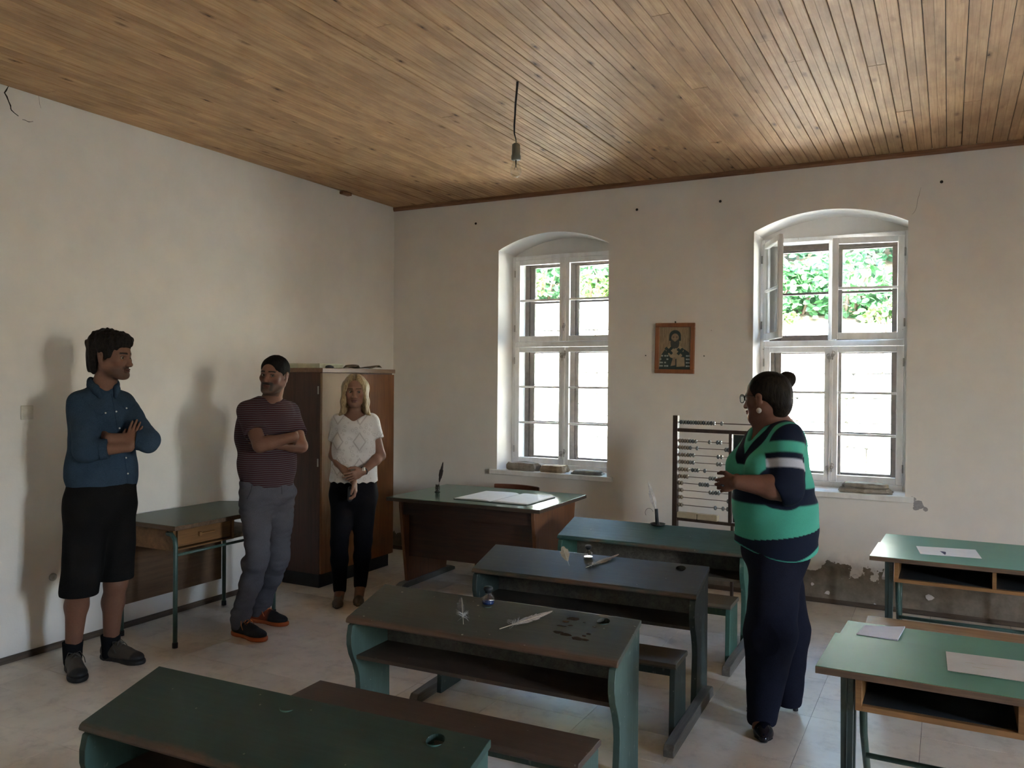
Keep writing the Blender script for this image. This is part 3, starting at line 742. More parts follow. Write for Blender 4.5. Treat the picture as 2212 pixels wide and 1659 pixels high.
# ================================================================== cabinet
t = NT('faded_veneer'); v = t.obj(); n = t.noise(t.mapping(v, (1, 6, 1.5)), 1.4, 5, .65); g = t.noise(t.mapping(v, (20, 40, 1.2)), 1.5, 4, .6); x, y, z = t.sep(v)
c = t.ramp(g, [(.35, rgb(.17, .075, .032)), (.65, rgb(.24, .11, .05))])
fd = t.math('ADD', t.math('MULTIPLY', z, .42), t.math('MULTIPLY', n, .8)); c = t.mix(t.ramp(fd, [(.62, 0.0), (.98, .85)]), c, rgb(.29, .225, .155))
M_faded = t.fin(c, .6, spec=.15)
M_cabdoor = wood('orange_veneer_door', rgb(.21, .085, .03), rgb(.14, .052, .02), .5, 'z'); M_cabdoor.node_tree.nodes['Principled BSDF'].inputs['Specular IOR Level'].default_value = .2
M_cabside = wood('dark_cabinet_side', rgb(.085, .034, .02), rgb(.045, .02, .012), .45, 'z')
CB = empty('cabinet', (0, 0, 0), 0, 'tall brown veneer cabinet in the corner behind the blonde woman', 'cabinet')
bx('body', M_cabside, CB, .022, .405, -1.488, -.572, .102, 1.635, .002)
bx('plinth', plain('black_plinth', rgb(.02, .02, .02), .6), CB, .03, .395, -1.478, -.60, 0, .102)
bx('top_panel', wood('top_panel_veneer', rgb(.22, .12, .065), rgb(.13, .065, .035), .45, 'y'), CB, .016, .432, -1.494, -.566, 1.635, 1.668, .003)
d1 = bx('door', M_faded, CB, .405, .425, -1.487, -1.032, .108, 1.630, .002); d1['label'] = 'faded left door with pale patches'
d2 = bx('door', M_cabdoor, CB, .405, .425, -1.028, -.573, .108, 1.624, .002); d2['label'] = 'orange-brown right door'
for z_ in (1.50, .95):
    bx('keyhole_plate', M_plast, CB, .380, .392, -1.4905, -1.488, z_-.03, z_+.03, .001)
MB().lathe([(0, 0), (.012, 0), (.010, .010), (.006, .016), (0, .017)], n=12).build('door_knob', M_metal_dark, d2, loc=(.425, -1.0, .9), rot=(0, PI/2, 0))
# things on the cabinet
M_cream = plain('cream_card', rgb(.50, .50, .36), .7)
bo = empty('long_box', (.19, -1.29, 1.668), math.radians(3), 'long flat cream cardboard box on top of the cabinet', 'box')
bx('box_body', M_cream, bo, -.14, .16, -.16, .14, 0, .030, .002); bx('box_lid', plain('cream_lid', rgb(.55, .54, .40), .7), bo, -.142, .162, -.162, .142, .024, .036, .002)
for nm, c_, s_, lb, cc in (('stone', (.365, -1.34, 1.680), (.030, .040, .012), 'small black rag lump on the cabinet top by the cream box', 'rag'),):
    m = MB(); n_ = 14
    for i in range(7): pass
    prof = [(0, -.012), (.03, -.012), (.038, -.004), (.030, .006), (.012, .012), (0, .013)]
    o = m.lathe(prof, c_, 14).build('rag', M_black); tag(o, lb, cc)
tv = []; nx_, ny_ = 5, 18
for j in range(ny_+1):
    for i in range(nx_+1):
        u, w = i/nx_, j/ny_
        tv.append((.30+.13*u-.01*w, -1.10+.36*w, 1.6695+.005+.012*abs(math.sin(w*7+u*2))*(.4+.6*u)+(.016*math.exp(-((w-.9)/.08)**2)) + (.02*math.exp(-((w-.1)/.05)**2))))
m = MB().raw(tv, [(j*(nx_+1)+i, j*(nx_+1)+i+1, (j+1)*(nx_+1)+i+1, (j+1)*(nx_+1)+i) for j in range(ny_) for i in range(nx_)], True)
o = m.build('crumpled_paper', plain('brown_paper', rgb(.24, .19, .15), .8)); sm_ = o.modifiers.new('thick', 'SOLIDIFY'); sm_.thickness = .003
tag(o, 'crumpled brown paper sheet lying along the cabinet top', 'paper')

# ================================================================== small table against the left wall
M_graytop = laminate('grey_green_laminate', rgb(.11, .135, .115), .4)
ST = empty('side_table', (0, 0, 0), 0, 'grey-green topped tube-leg table with a drawer by the left wall', 'table')
tp = MB().prism([(.045, -2.985), (.610, -2.985), (.610, -2.05), (.19, -2.05), (.045, -2.13)], 'z', .690, .716).build('table_top', M_ply, ST, .003, 2)
MB().prism([(.048, -2.982), (.607, -2.982), (.607, -2.053), (.19, -2.053), (.048, -2.132)], 'z', .716, .7180).build('laminate_sheet', M_graytop, tp)
M_dwood = wood('drawer_wood', rgb(.24, .125, .05), rgb(.14, .07, .028), .45, 'y')
m = MB(); m.box(.15, .56, -2.955, -2.935, .560, .690); m.box(.15, .56, -2.50, -2.48, .560, .690); m.box(.15, .56, -2.935, -2.50, .560, .570); m.box(.15, .17, -2.935, -2.50, .570, .690)
m.build('drawer_box', M_dwood, ST, .002, 1)
dr = bx('drawer', M_dwood, ST, .175, .553, -2.915, -2.508, .580, .680, .002)
MB().box(.553, .566, -2.76, -2.64, .632, .640).box(.553, .568, -2.765, -2.745, .622, .648).build('handle', M_orange, dr, .002, 1)
bx('shelf', M_ply, ST, .15, .56, -2.48, -2.09, .562, .574)
bx('shelf_rail', M_ply, ST, .545, .562, -2.48, -2.09, .574, .590)
bx('modesty_panel', wood('modesty_brown', rgb(.15, .085, .045), rgb(.09, .05, .028), .5, 'y'), ST, .105, .119, -2.955, -2.175, .185, .57)
for xx, yy, g_ in ((.598, -2.970, 1), (.598, -2.165, 1), (.125, -2.970, -1), (.140, -2.170, -1)):
    MB().tube([(xx-g_*.07, yy, .668), (xx-g_*.035, yy, .664), (xx-g_*.008, yy, .640), (xx, yy, .605), (xx, yy, .30), (xx, yy, .022)], .0135, 12).build('leg', M_tubepaint, ST)
    MB().lathe([(0, .002), (.0165, .002), (.0165, .028), (.0145, .034), (0, .034)], (xx, yy, 0), 12).build('foot_cap', M_black, ST)
MB().tube([(.598, -2.965, .545), (.598, -2.17, .545)], .009, 8).build('frame_rail', M_tubepaint, ST)

# ================================================================== abacus frame with chalkboard
M_fr = wood('dark_frame_wood', rgb(.060, .034, .024), rgb(.03, .018, .013), .45, 'z')
AB = empty('abacus', (2.958, -.80, 0), math.atan2(-.045, .382), 'dark wooden standing abacus with small chalkboard behind the teal desk', 'abacus')
def az(px_, py_): return float(on(px_, py_, 'y', -.80)[2])
bx('post', M_fr, AB, -.022, .012, -.018, .018, .0, 1.357, .002)
bx('post', M_fr, AB, .745, .779, -.018, .018, .0, 1.357, .002)
bx('top_rail', M_fr, AB, .012, .745, -.012, .012, 1.246, 1.270, .002)
bx('bottom_rail', M_fr, AB, .012, .745, -.012, .012, .640, .660, .002)
bx('divider', M_fr, AB, .372, .392, -.014, .014, .660, 1.246, .002)
bx('leg', M_fr, AB, .39, .405, -.012, .012, 0.01, .640)
for xx in (-.005, .762): bx('foot', M_fr, AB, xx-.02, xx+.02, -.13, .20, .0, .035, .004)
cbm = plain('chalkboard_green', rgb(.014, .030, .026), .6, var=.3, scale=9)
cb_ = bx('chalkboard', cbm, AB, .402, .735, -.004, .006, .665, 1.242)
M_wire = plain('iron_wire', rgb(.10, .07, .055), .4, .6)
M_beads = [plain('bead_grey_green', rgb(.16, .165, .15), .35), plain('bead_tan', rgb(.20, .155, .11), .35), plain('bead_dark', rgb(.09, .10, .105), .3)]
bead_me = {}
def bead(parent, x, z, k):
    if k not in bead_me:
        o = MB().lathe([(.004, -.0085), (.010, -.008), (.0145, -.003), (.0150, 0), (.0145, .003), (.010, .008), (.004, .0085)], n=14).build('bead', M_beads[k], parent)
        bead_me[k] = o.data
    else:
        o = bpy.data.objects.new('bead', bead_me[k]); link(o, parent)
    o.location = (x, 0, z); o.rotation_euler = (0, PI/2, 0)
rods = [(910, 455, [460+28.5*i for i in range(14)]+[917]), (951.6, 445, [450+30*i for i in range(7)]+[785, 873, 905]), (966, 445, [450+30*i for i in range(5)]+[647, 965, 990]),
        (981.5, 445, [450+31*i for i in range(6)]+[882, 917]), (997, 445, [450+31*i for i in range(6)]+[875, 908]), (1013, 445, [450+31*i for i in range(4)]+[598, 628, 657, 735]),
        (1028, 445, [448+30*i for i in range(4)]+[795, 825, 853, 893, 923, 950]), (1042.5, 445, [448, 476, 683, 712, 742, 771]), (1057.7, 445, [448, 476, 797, 828, 860, 891]),
        (1073, 445, [448, 476, 995]), (1089.5, 445, [448, 476, 856, 940, 990])]
for i, (py_, _, bs) in enumerate(rods):
    z_ = az(1466, py_) if i else 1.312
    xe = .745 if i == 0 else .372
    rod = MB().tube([(.012, 0, z_), (xe, 0, z_)], .0022 if i else .003, 6).build('rod', M_wire, AB)
    for j, b in enumerate(bs):
        u = (b-440)/(1003-440); xx = .012+.36*u*(.985)+.006
        bead(rod, xx, z_, 1 if b < 560 and i else (2 if (i+j) % 3 == 0 else 0))
for k, (a, c_) in enumerate(((.012, .155), (.158, .300))):
    o = bx('wooden_block', plain('cream_wood_%d' % k, rgb(.42, .35, .24), .6), None, 0, c_-a-.002, -.022, .022, 0, .040, .005)
    ca, sa = math.cos(AB.rotation_euler.z), math.sin(AB.rotation_euler.z)
    o.location = (2.958+(a+.001)*ca, -.80+(a+.001)*sa, .660); o.rotation_euler = (0, 0, AB.rotation_euler.z)
    tag(o, ('left' if k == 0 else 'right')+' of the two cream wooden blocks on the abacus bottom rail', 'block', 'cream blocks on the abacus')
q = desk_pt(1592, 1185, D_D)

# ================================================================== picture on the wall
pa, pb = on(1417, 699, 'y', 0), on(1501, 807, 'y', 0)
PC = empty('framed_picture', ((pa[0]+pb[0])/2, -.001, (pa[2]+pb[2])/2), 0, 'small brown-framed picture of a bearded saint between the windows', 'picture')
PC.rotation_euler = (0, math.radians(.8), 0)
pw, ph = (pb[0]-pa[0])/2, (pa[2]-pb[2])/2; fw_ = .032
M_frm = wood('picture_frame_wood', rgb(.30, .115, .045), rgb(.20, .075, .03), .4, 'z')
for a in ((-pw, pw, -ph, -ph+fw_), (-pw, pw, ph-fw_, ph), (-pw, -pw+fw_, -ph+fw_, ph-fw_), (pw-fw_, pw, -ph+fw_, ph-fw_)):
    MB().box(a[0], a[1], -.024, 0, a[2], a[3]).build('frame_side', M_frm, PC, .004, 2)
iw, ih = pw-fw_, ph-fw_
t = NT('picture_ground'); v = t.obj(); n = t.noise(t.mapping(v, (60, 10, 12)), 1.5, 4, .6)
Mp = [t.fin(t.ramp(n, [(.3, rgb(.22, .165, .10)), (.7, rgb(.36, .27, .17))]), .6)]
for nm, c_ in (('picture_teal', rgb(.030, .050, .048)), ('picture_face', rgb(.27, .20, .13)), ('picture_beard', rgb(.06, .065, .06)), ('picture_robe', rgb(.36, .28, .18)), ('picture_white', rgb(.33, .38, .36)), ('picture_line', rgb(.04, .035, .03))):
    Mp.append(plain(nm, c_, .6))
m = MB(); m.raw([(-iw, -.008, -ih), (iw, -.008, -ih), (iw, -.008, ih), (-iw, -.008, ih)], [(0, 1, 2, 3)])
lay = [.0084]
def poly(pts, mi):
    lay[0] += .0001; m.m = mi
    m.raw([(x*iw, -lay[0], y*ih) for x, y in pts], [tuple(range(len(pts)))])
def oval(cx_, cy_, rx, ry, mi, n=18): poly([(cx_+rx*math.cos(2*PI*k/n), cy_+ry*math.sin(2*PI*k/n)) for k in range(n)], mi)
poly([(-1, -1), (-.85, -.30), (-.62, -.05), (-.2, .0), (.3, .0), (.62, -.05), (.9, -.2), (1, -1)], 1)
poly([(-.62, -.05), (-.3, .12), (.3, .12), (.6, -.02), (.45, -.38), (.0, -.52), (-.3, -.42)], 4)
oval(.0, .60, .37, .26, 1); poly([(-.36, .62), (-.38, .36), (-.24, .34), (-.2, .6)], 1); poly([(.36, .62), (.38, .36), (.24, .34), (.2, .6)], 1)
oval(.0, .50, .24, .20, 2); oval(.0, .17, .27, .20, 3); poly([(-.29, .2), (-.25, .42), (.25, .42), (.29, .2)], 3); oval(.0, .46, .19, .12, 2)
oval(-.10, .53, .055, .018, 6); oval(.11, .53, .055, .018, 6); oval(0, .345, .07, .02, 4); poly([(-.02, .5), (.02, .5), (.035, .40), (-.035, .40)], 4)
def cross(cx_, cy_, s, w, a, mi):
    for b in (a, a+PI/2):
        c_, s_ = math.cos(b), math.sin(b)
        poly([(cx_+(x*c_-y*s_), cy_+(x*s_+y*c_)*.72) for x, y in ((-s, -w), (s, -w), (s, w), (-s, w))], mi)
cross(-.38, -.12, .30, .09, -.75, 1); cross(.36, -.15, .26, .09, .85, 1); cross(0, -.12, .18, .06, -.6, 4)
for cx_ in (-.80, -.60, .78, .92, -.9, -.45):
    for cy_ in (-.36, -.52, -.68, -.84):
        if (cx_*10+cy_*20) % 2 < 1.6: poly([(cx_-.06, cy_-.035), (cx_+.06, cy_-.035), (cx_+.06, cy_+.035), (cx_-.06, cy_+.035)], 5)
poly([(-.25, -.85), (-.1, -.45), (.05, -.42), (.06, -.8)], 2); poly([(.12, -.4), (.62, -.42), (.66, -.85), (.14, -.88)], 4)
m.build('printed_sheet', Mp, PC)
MB().tube([(0, -.004, ph), (0, -.012, ph+.012)], .006, 8).build('hanging_loop', M_metal_dark, PC)

# ================================================================== pendant bulb
lp = on(1118, 176, 'z', CEIL); 
LM = empty('pendant_lamp', (lp[0], lp[1], CEIL), 0, 'bare clear light bulb hanging on a black cord from the ceiling', 'lamp')
cz = [(1118, 176, .0065), (1116, 200, .006), (1113.5, 225, .0055), (1112.5, 250, .005), (1111, 270, .0048), (1111, 288, .004), (1114.5, 302, .0025), (1114.8, 311, .002)]
P_ = [tuple(on(a, b, 'y', lp[1])-np.array([lp[0], lp[1], CEIL])) for a, b, _ in cz]
P_[0] = (0, 0, -.001)
MB().tube(P_, [c_[2] for c_ in cz], 8).build('cord', plain('black_cord', rgb(.008, .008, .008), .5), LM)
ex = P_[-1]
MB().lathe([(0, .003), (.012, .003), (.0215, -.004), (.0225, -.06), (.0255, -.064), (.0255, -.084), (.019, -.087), (0, -.087)], ex, 20).build('socket', plain('grey_porcelain', rgb(.22, .225, .19), .4), LM)
t = NT('bulb_glass'); tr = t.new('ShaderNodeBsdfTransparent'); tr.inputs[0].default_value = (.93, .93, .9, 1); gl = t.new('ShaderNodeBsdfGlossy'); gl.inputs['Roughness'].default_value = .04
fr = t.new('ShaderNodeLayerWeight'); fr.inputs[0].default_value = .25; mx = t.new('ShaderNodeMixShader'); t.l.new(t.math('MULTIPLY_ADD', fr.outputs['Facing'], .35, .04), mx.inputs[0]); t.l.new(tr.outputs[0], mx.inputs[1]); t.l.new(gl.outputs[0], mx.inputs[2]); t.l.new(mx.outputs[0], t.out.inputs['Surface'])
M_bulb = t.mat
MB().lathe([(.014, -.080), (.0145, -.095), (.021, -.112), (.0285, -.132), (.030, -.147), (.0265, -.164), (.016, -.175), (0, -.178)], ex, 24).build('bulb', M_bulb, LM)
MB().tube([(ex[0], ex[1], ex[2]-.085), (ex[0], ex[1], ex[2]-.125)], [.004, .0025], 8).tube([(ex[0]-.012, ex[1], ex[2]-.14), (ex[0]-.003, ex[1], ex[2]-.122), (ex[0]+.003, ex[1], ex[2]-.122), (ex[0]+.012, ex[1], ex[2]-.14)], .0008, 5).build('filament', M_metal_dark, LM)

# ================================================================== people: smooth-blended volumes, meshed once per body and per garment
from mathutils.bvhtree import BVHTree
UP = np.array([0., 0., 1.])
_fh = np.array([_fw[0], _fw[1], 0.]); _fh /= np.linalg.norm(_fh); _rh = np.cross(_fh, UP)
def hdir(deg):
    """horizontal direction: 0 = towards the viewer, +90 = to the picture's right"""
    a = math.radians(deg); return -_fh*math.cos(a)+_rh*math.sin(a)
def unit(v): v = np.asarray(v, float); return v/np.linalg.norm(v)
class Sines:
    def __init__(s, freq, seed, n=7, stretch=(1, 1, 1)):
        g = np.random.RandomState(seed); k = g.normal(size=(n, 3)); k /= np.linalg.norm(k, axis=1)[:, None]
        s.k = k*freq*g.uniform(.6, 1.5, (n, 1))*np.array(stretch); s.p = g.uniform(0, 6.28, n); s.n = n
    def __call__(s, X, Y, Z):
        o = 0
        for (a, b, c), p in zip(s.k, s.p): o = o+np.sin(a*X+b*Y+c*Z+p)
        return o*(1.4/s.n)
class Sculpt:
    def __init__(s, lo, hi, h, fine=()):
        s.ax = []
        for i in range(3):
            c = [lo[i]]
            while c[-1] < hi[i]:
                st = h
                for (fl, fh_, hf) in fine:
                    if fl[i]-h < c[-1] < fh_[i]: st = min(st, hf)
                c.append(c[-1]+st)
            s.ax.append(np.array(c, np.float32))
        s.F = np.full([len(a) for a in s.ax], .05, np.float32)
    def win(s, lo, hi):
        sl = []
        for i in range(3):
            a = np.searchsorted(s.ax[i], lo[i]); b = np.searchsorted(s.ax[i], hi[i]); sl.append(slice(max(0, a-1), min(len(s.ax[i]), b+1)))
        X, Y, Z = np.ix_(*[s.ax[i][sl[i]] for i in range(3)])
        return tuple(sl), X, Y, Z
    def comb(s, sl, d, k, op):
        F = s.F[sl]
        if op == 'u':
            if k > 0: h = np.clip(.5+.5*(F-d)/k, 0, 1); s.F[sl] = F*(1-h)+d*h-k*h*(1-h)
            else: s.F[sl] = np.minimum(F, d)
        elif op == 's':
            if k > 0: h = np.clip(.5-.5*(F+d)/k, 0, 1); s.F[sl] = F*(1-h)-d*h+k*h*(1-h)
            else: s.F[sl] = np.maximum(F, -d)
    def cone(s, a, b, ra, rb, k=.02, op='u', sq=None, disp=None):
        a = np.asarray(a, float); b = np.asarray(b, float); m = max(ra, rb)*(max(1, sq[1]) if sq else 1)+max(k, 0)+.02
        sl, X, Y, Z = s.win(np.minimum(a, b)-m, np.maximum(a, b)+m)
        px, py, pz = X-a[0], Y-a[1], Z-a[2]; ab = b-a
        if sq:
            n, f = unit(sq[0]), 1/sq[1]-1
            q = (px*n[0]+py*n[1]+pz*n[2])*f; px, py, pz = px+q*n[0], py+q*n[1], pz+q*n[2]
            ab = ab+n*np.dot(ab, n)*f
        L = max(np.dot(ab, ab), 1e-9); t = np.clip((px*ab[0]+py*ab[1]+pz*ab[2])/L, 0, 1)
        d = np.sqrt((px-t*ab[0])**2+(py-t*ab[1])**2+(pz-t*ab[2])**2)-(ra+(rb-ra)*t)
        if disp is not None: d = d+disp(X, Y, Z)
        s.comb(sl, d.astype(np.float32), k, op)
    def ell(s, c, r, R=None, k=.02, op='u', disp=None):
        c = np.asarray(c, float); R = np.eye(3) if R is None else np.asarray(R); m = max(r)+max(k, 0)+.02
        sl, X, Y, Z = s.win(c-m, c+m); px, py, pz = X-c[0], Y-c[1], Z-c[2]
        q = [(px*R[i][0]+py*R[i][1]+pz*R[i][2]) for i in range(3)]
        k0 = np.sqrt(sum((q[i]/r[i])**2 for i in range(3))); k1 = np.sqrt(sum((q[i]/r[i]**2)**2 for i in range(3)))
        d = k0*(k0-1)/np.maximum(k1, 1e-6)
        if disp is not None: d = d+disp(X, Y, Z)
        s.comb(sl, d.astype(np.float32), k, op)
    def path(s, pts, rs, k=.01, op='u', sq=None):
        for i in range(len(pts)-1): s.cone(pts[i], pts[i+1], rs[i], rs[i+1], k, op, sq)
    def cut(s, p, n, disp=None):
        """remove the side that n points to"""
        X, Y, Z = np.ix_(*s.ax); n = unit(n); d = (X-p[0])*n[0]+(Y-p[1])*n[1]+(Z-p[2])*n[2]
        if disp is not None: d = d+disp(X, Y, Z)
        s.F = np.maximum(s.F, d.astype(np.float32))
    def wrinkle(s, amp, sin_):
        X, Y, Z = np.ix_(*s.ax); s.F += np.where(np.abs(s.F) < .03, amp*sin_(X, Y, Z), 0).astype(np.float32)
    def join(s, fn, k):
        """shape something apart (sleeves with their own cuts) and blend it in"""
        q = Sculpt.__new__(Sculpt); q.ax = s.ax; q.F = np.full(s.F.shape, .05, np.float32); fn(q)
        s.comb((slice(None),)*3, q.F, k, 'u')
    def nets(s):
        F = s.F; 
        for a in range(3):
            sl = [slice(None)]*3; sl[a] = 0; F[tuple(sl)] = .05; sl[a] = -1; F[tuple(sl)] = .05
        G = F < 0; nx, ny, nz = F.shape; cid = lambda i, j, k: (i*ny+j)*nz+k
        cells, poss, quads = [], [], []
        for a in range(3):
            lo = [slice(None)]*3; hi = [slice(None)]*3; lo[a] = slice(0, -1); hi[a] = slice(1, None)
            I = np.array(np.nonzero(G[tuple(lo)] != G[tuple(hi)]))
            J = I.copy(); J[a] += 1
            f0 = F[tuple(I)]; f1 = F[tuple(J)]; t = f0/(f0-f1)
            P = np.stack([s.ax[i][I[i]] for i in range(3)], 1).astype(float); P[:, a] += t*(s.ax[a][J[a]]-s.ax[a][I[a]])
            b, c = (a+1) % 3, (a+2) % 3; ids = []
            for db, dc in ((0, 0), (1, 0), (1, 1), (0, 1)):
                K = I.copy(); K[b] -= db; K[c] -= dc; ids.append(cid(*K))
            q = np.stack(ids, 1); fl = f0 < 0
            q = np.where(fl[:, None], q, q[:, ::-1])
            quads.append(q); 
            for d in ids: cells.append(d); poss.append(P)
        C = np.concatenate(cells); Pp = np.concatenate(poss); u, inv = np.unique(C, return_inverse=True); inv = inv.ravel()
        cnt = np.bincount(inv); V = np.stack([np.bincount(inv, Pp[:, i])/cnt for i in range(3)], 1)
        Q = np.searchsorted(u, np.concatenate(quads))
        return V, Q
    def mesh(s, name, mat, parent, colfn=None, smooth=2, origin=None):
        V, Q = s.nets()
        for _ in range(smooth):
            acc = np.zeros_like(V); cnt = np.zeros(len(V))
            for a in range(4):
                i, j = Q[:, a], Q[:, (a+1) % 4]
                for c in range(3): acc[:, c] += np.bincount(i, V[j, c], len(V))+np.bincount(j, V[i, c], len(V))
                cnt += np.bincount(i, minlength=len(V))+np.bincount(j, minlength=len(V))
            V = V*.5+.5*acc/np.maximum(cnt, 1)[:, None]
        me = bpy.data.meshes.new(name); n = len(V); m = len(Q); O = np.zeros(3) if origin is None else np.asarray(origin)
        me.vertices.add(n); me.vertices.foreach_set('co', (V-O).astype(np.float32).ravel())
        me.loops.add(4*m); me.loops.foreach_set('vertex_index', Q.astype(np.int32).ravel())
        me.polygons.add(m); me.polygons.foreach_set('loop_start', np.arange(0, 4*m, 4, dtype=np.int32))
        me.polygons.foreach_set('use_smooth', np.ones(m, bool)); me.update(calc_edges=True)
        if colfn is not None:
            c = np.ones((n, 4), np.float32); c[:, :3] = colfn(V)
            at_ = me.color_attributes.new('Col', 'FLOAT_COLOR', 'POINT'); at_.data.foreach_set('color', c.ravel())
        me.materials.append(mat); o = bpy.data.objects.new(name, me); link(o, parent)
        o['_'] = 0; del o['_']
        return o, V, Q

def mat_vc(name, rough=.6, bumpscale=60, bump=.1, spec=.4, sss=0.0, mul=.12):
    t = NT(name); a = t.new('ShaderNodeVertexColor', layer_name='Col').outputs['Color']; n = t.noise(t.obj(), bumpscale, 4, .6)
    c = t.mix(1.0, a, t.ramp(n, [(.3, rgb(1-mul, 1-mul, 1-mul)), (.7, rgb(1, 1, 1))]), 'MULTIPLY')
    t.bump(n, bump, .002)
    if sss: t.bsdf.inputs['Subsurface Weight'].default_value = sss; t.bsdf.inputs['Subsurface Radius'].default_value = (.01, .004, .002)
    return t.fin(c, rough, spec=spec)
M_skin = mat_vc('skin', .5, 90, .08, .22, 0, .10)
M_shoe_vc = mat_vc('shoe_material', .6, 120, .12)
def fabric(name, c, rough=.85, weave=260, var=.12, bump=.15, spec=.06):
    t = NT(name); v = t.obj(); n = t.noise(v, 6, 4, .6); w = t.noise(v, weave, 2, .5)
    col = t.ramp(t.math('MULTIPLY_ADD', w, .5, t.math('MULTIPLY', n, .5)), [(.35, tuple(q*(1-var) for q in c[:3])+(1,)), (.65, tuple(min(1, q*(1+var)) for q in c[:3])+(1,))])
    t.bump(w, bump, .001); return t.fin(col, rough, spec=spec)

def frame(f, u=UP):
    f = unit(f); r = unit(np.cross(f, u)); return np.array([r, f, np.cross(r, f)])       # rows: subject's right, forward, up
def add_head(S, c, f, u=UP, s=1.0, nose=1.0, jaw=1.0, fat=0.0, lips=1.0, ef=0.0):
    R = frame(f, u); T = lambda r, fw_, up_: c+s*(R[0]*r+R[1]*fw_+R[2]*up_)
    E = lambda p, rad, k=.012, op='u': S.ell(T(*p), [q*s for q in rad], R, k*s, op)
    Cn = lambda a, b, ra, rb, k=.012, op='u', sq=None: S.cone(T(*a), T(*b), ra*s, rb*s, k*s, op, sq)
    E((0, -.020, .040), (.074, .095, .082)); E((0, .022, .030), (.064, .068, .072), .02)
    E((0, .028, -.030), (.058+fat*.6, .062, .070), .03)
    for sd in (-1, 1):
        Cn((sd*(.056+fat), -.005, -.045), (sd*.024*jaw, .062, -.092), .022+fat*.6, .020+fat*.4, .030)
        E((sd*.042, .058, -.018), (.020+fat*.5, .020, .018), .022)            # cheekbone
        Cn((sd*.012, .086, .020), (sd*.044, .066, .021), .0085, .0075, .014)  # brow
        E((sd*.031, .090, .000), (.0175, .012, .0095), .009, 's')              # eye socket
        S.cone(T(sd*.081, -.014+ef, .014), T(sd*.077, -.014+ef, -.026), .0175*s, .0125*s, .005*s, sq=(R[0], .42))   # ear
        E((sd*.089, -.009+ef, .002), (.006, .008, .015), .003, 's')
        E((sd*.0115, .097, -.040), (.0088, .010, .0075), .006)
    E((0, .070, -.094), (.022*jaw, .018, .018), .02)
    Cn((0, .084, .008), (0, .104*nose, -.034), .0075, .0115, .010)
    E((0, .106*nose, -.035), (.010, .0095, .009), .006)
    E((0, .0895, -.060), (.023*lips, .010, .0058), .004); E((0, .0885, -.0705), (.020*lips, .010, .0070), .004)
    E((0, .0965, -.0652), (.021*lips, .004, .0012), .002, 's')
    return R, T
def eyes(parent, T, R, s, look, iris):
    col = [plain('eye_white', rgb(.22, .19, .17), .3, var=.02), iris, plain('pupil', rgb(.004, .004, .004), .1)]
    for sd in (-1, 1):
        c = T(sd*.0305, .0712, -.0005); r = .0122*s
        m = MB(); prof = [(r*math.sin(a), r*math.cos(a)) for a in (0.001, .22, .48, .8, 1.2, 1.7, 2.3, 3.14)]
        n = 16; v = []
        for (q, z) in prof:
            for k in range(n): v.append((q*math.cos(2*PI*k/n), q*math.sin(2*PI*k/n), z))
        for i in range(len(prof)-1):
            m.m = 2 if i == 0 else (1 if i == 1 else 0)
            for k in range(n): m.f.append((i*n+k, i*n+(k+1) % n, (i+1)*n+(k+1) % n, (i+1)*n+k)); m.mi.append(m.m); m.sm.append(True)
        m.v = v
        o = m.build('eye', col, parent); o.location = tuple(c); o.rotation_euler = Vector(look).to_track_quat('Z', 'Y').to_euler()
def face_paint(T, R, s, skin, brow=None, lip=(.30, .11, .09), beard=None, beardfn=None, flush=.15, socket=.25):
    def fn(V, C):
        o = T(0, 0, 0); L = (V-o)@R.T/s; r, f, u = L[:, 0], L[:, 1], L[:, 2]; ar = np.abs(r)
        def blend(m, c): m = np.clip(m, 0, 1)[:, None]; C[:] = C*(1-m)+np.array(c)*m
        front = (f > .02) & (np.abs(u) < .16) & (ar < .12) & (f < .14)
        blend(front*np.clip(1-((ar-.045)**2/.0005+(u+.03)**2/.0006+((f-.06)/.04)**2), 0, 1)*flush*2, np.array(skin)*np.array([1.15, .75, .70]))
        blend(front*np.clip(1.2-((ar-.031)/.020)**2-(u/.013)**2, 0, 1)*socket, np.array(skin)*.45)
        if beard is not None: blend(beardfn(r, f, u), beard)
        blend(front*np.clip(4*(1-((r/.0235)**2+((u+.0652)/.0115)**2)), 0, 1)*(f > .08)*.85, lip)
        blend(front*np.clip(3*(1-(r/.020)**2-((u+.0652)/.0016)**2), 0, 1)*(f > .085)*.8, (.03, .012, .01))
        if brow is not None:
            h = .0225+.18*(ar-.012)-4.5*(ar-.012)**2
            blend(front*(f > .045)*np.clip(2.2*(1-((u-h)/.0052)**2), 0, 1)*np.clip((ar-.009)/.004, 0, 1)*np.clip((.052-ar)/.006, 0, 1), brow)
        blend(front*(f > .05)*np.clip(2*(1-((ar-.031)/.0155)**2-((u-.0065)/.0022)**2), 0, 1)*.8, (.03, .02, .018))
    return fn
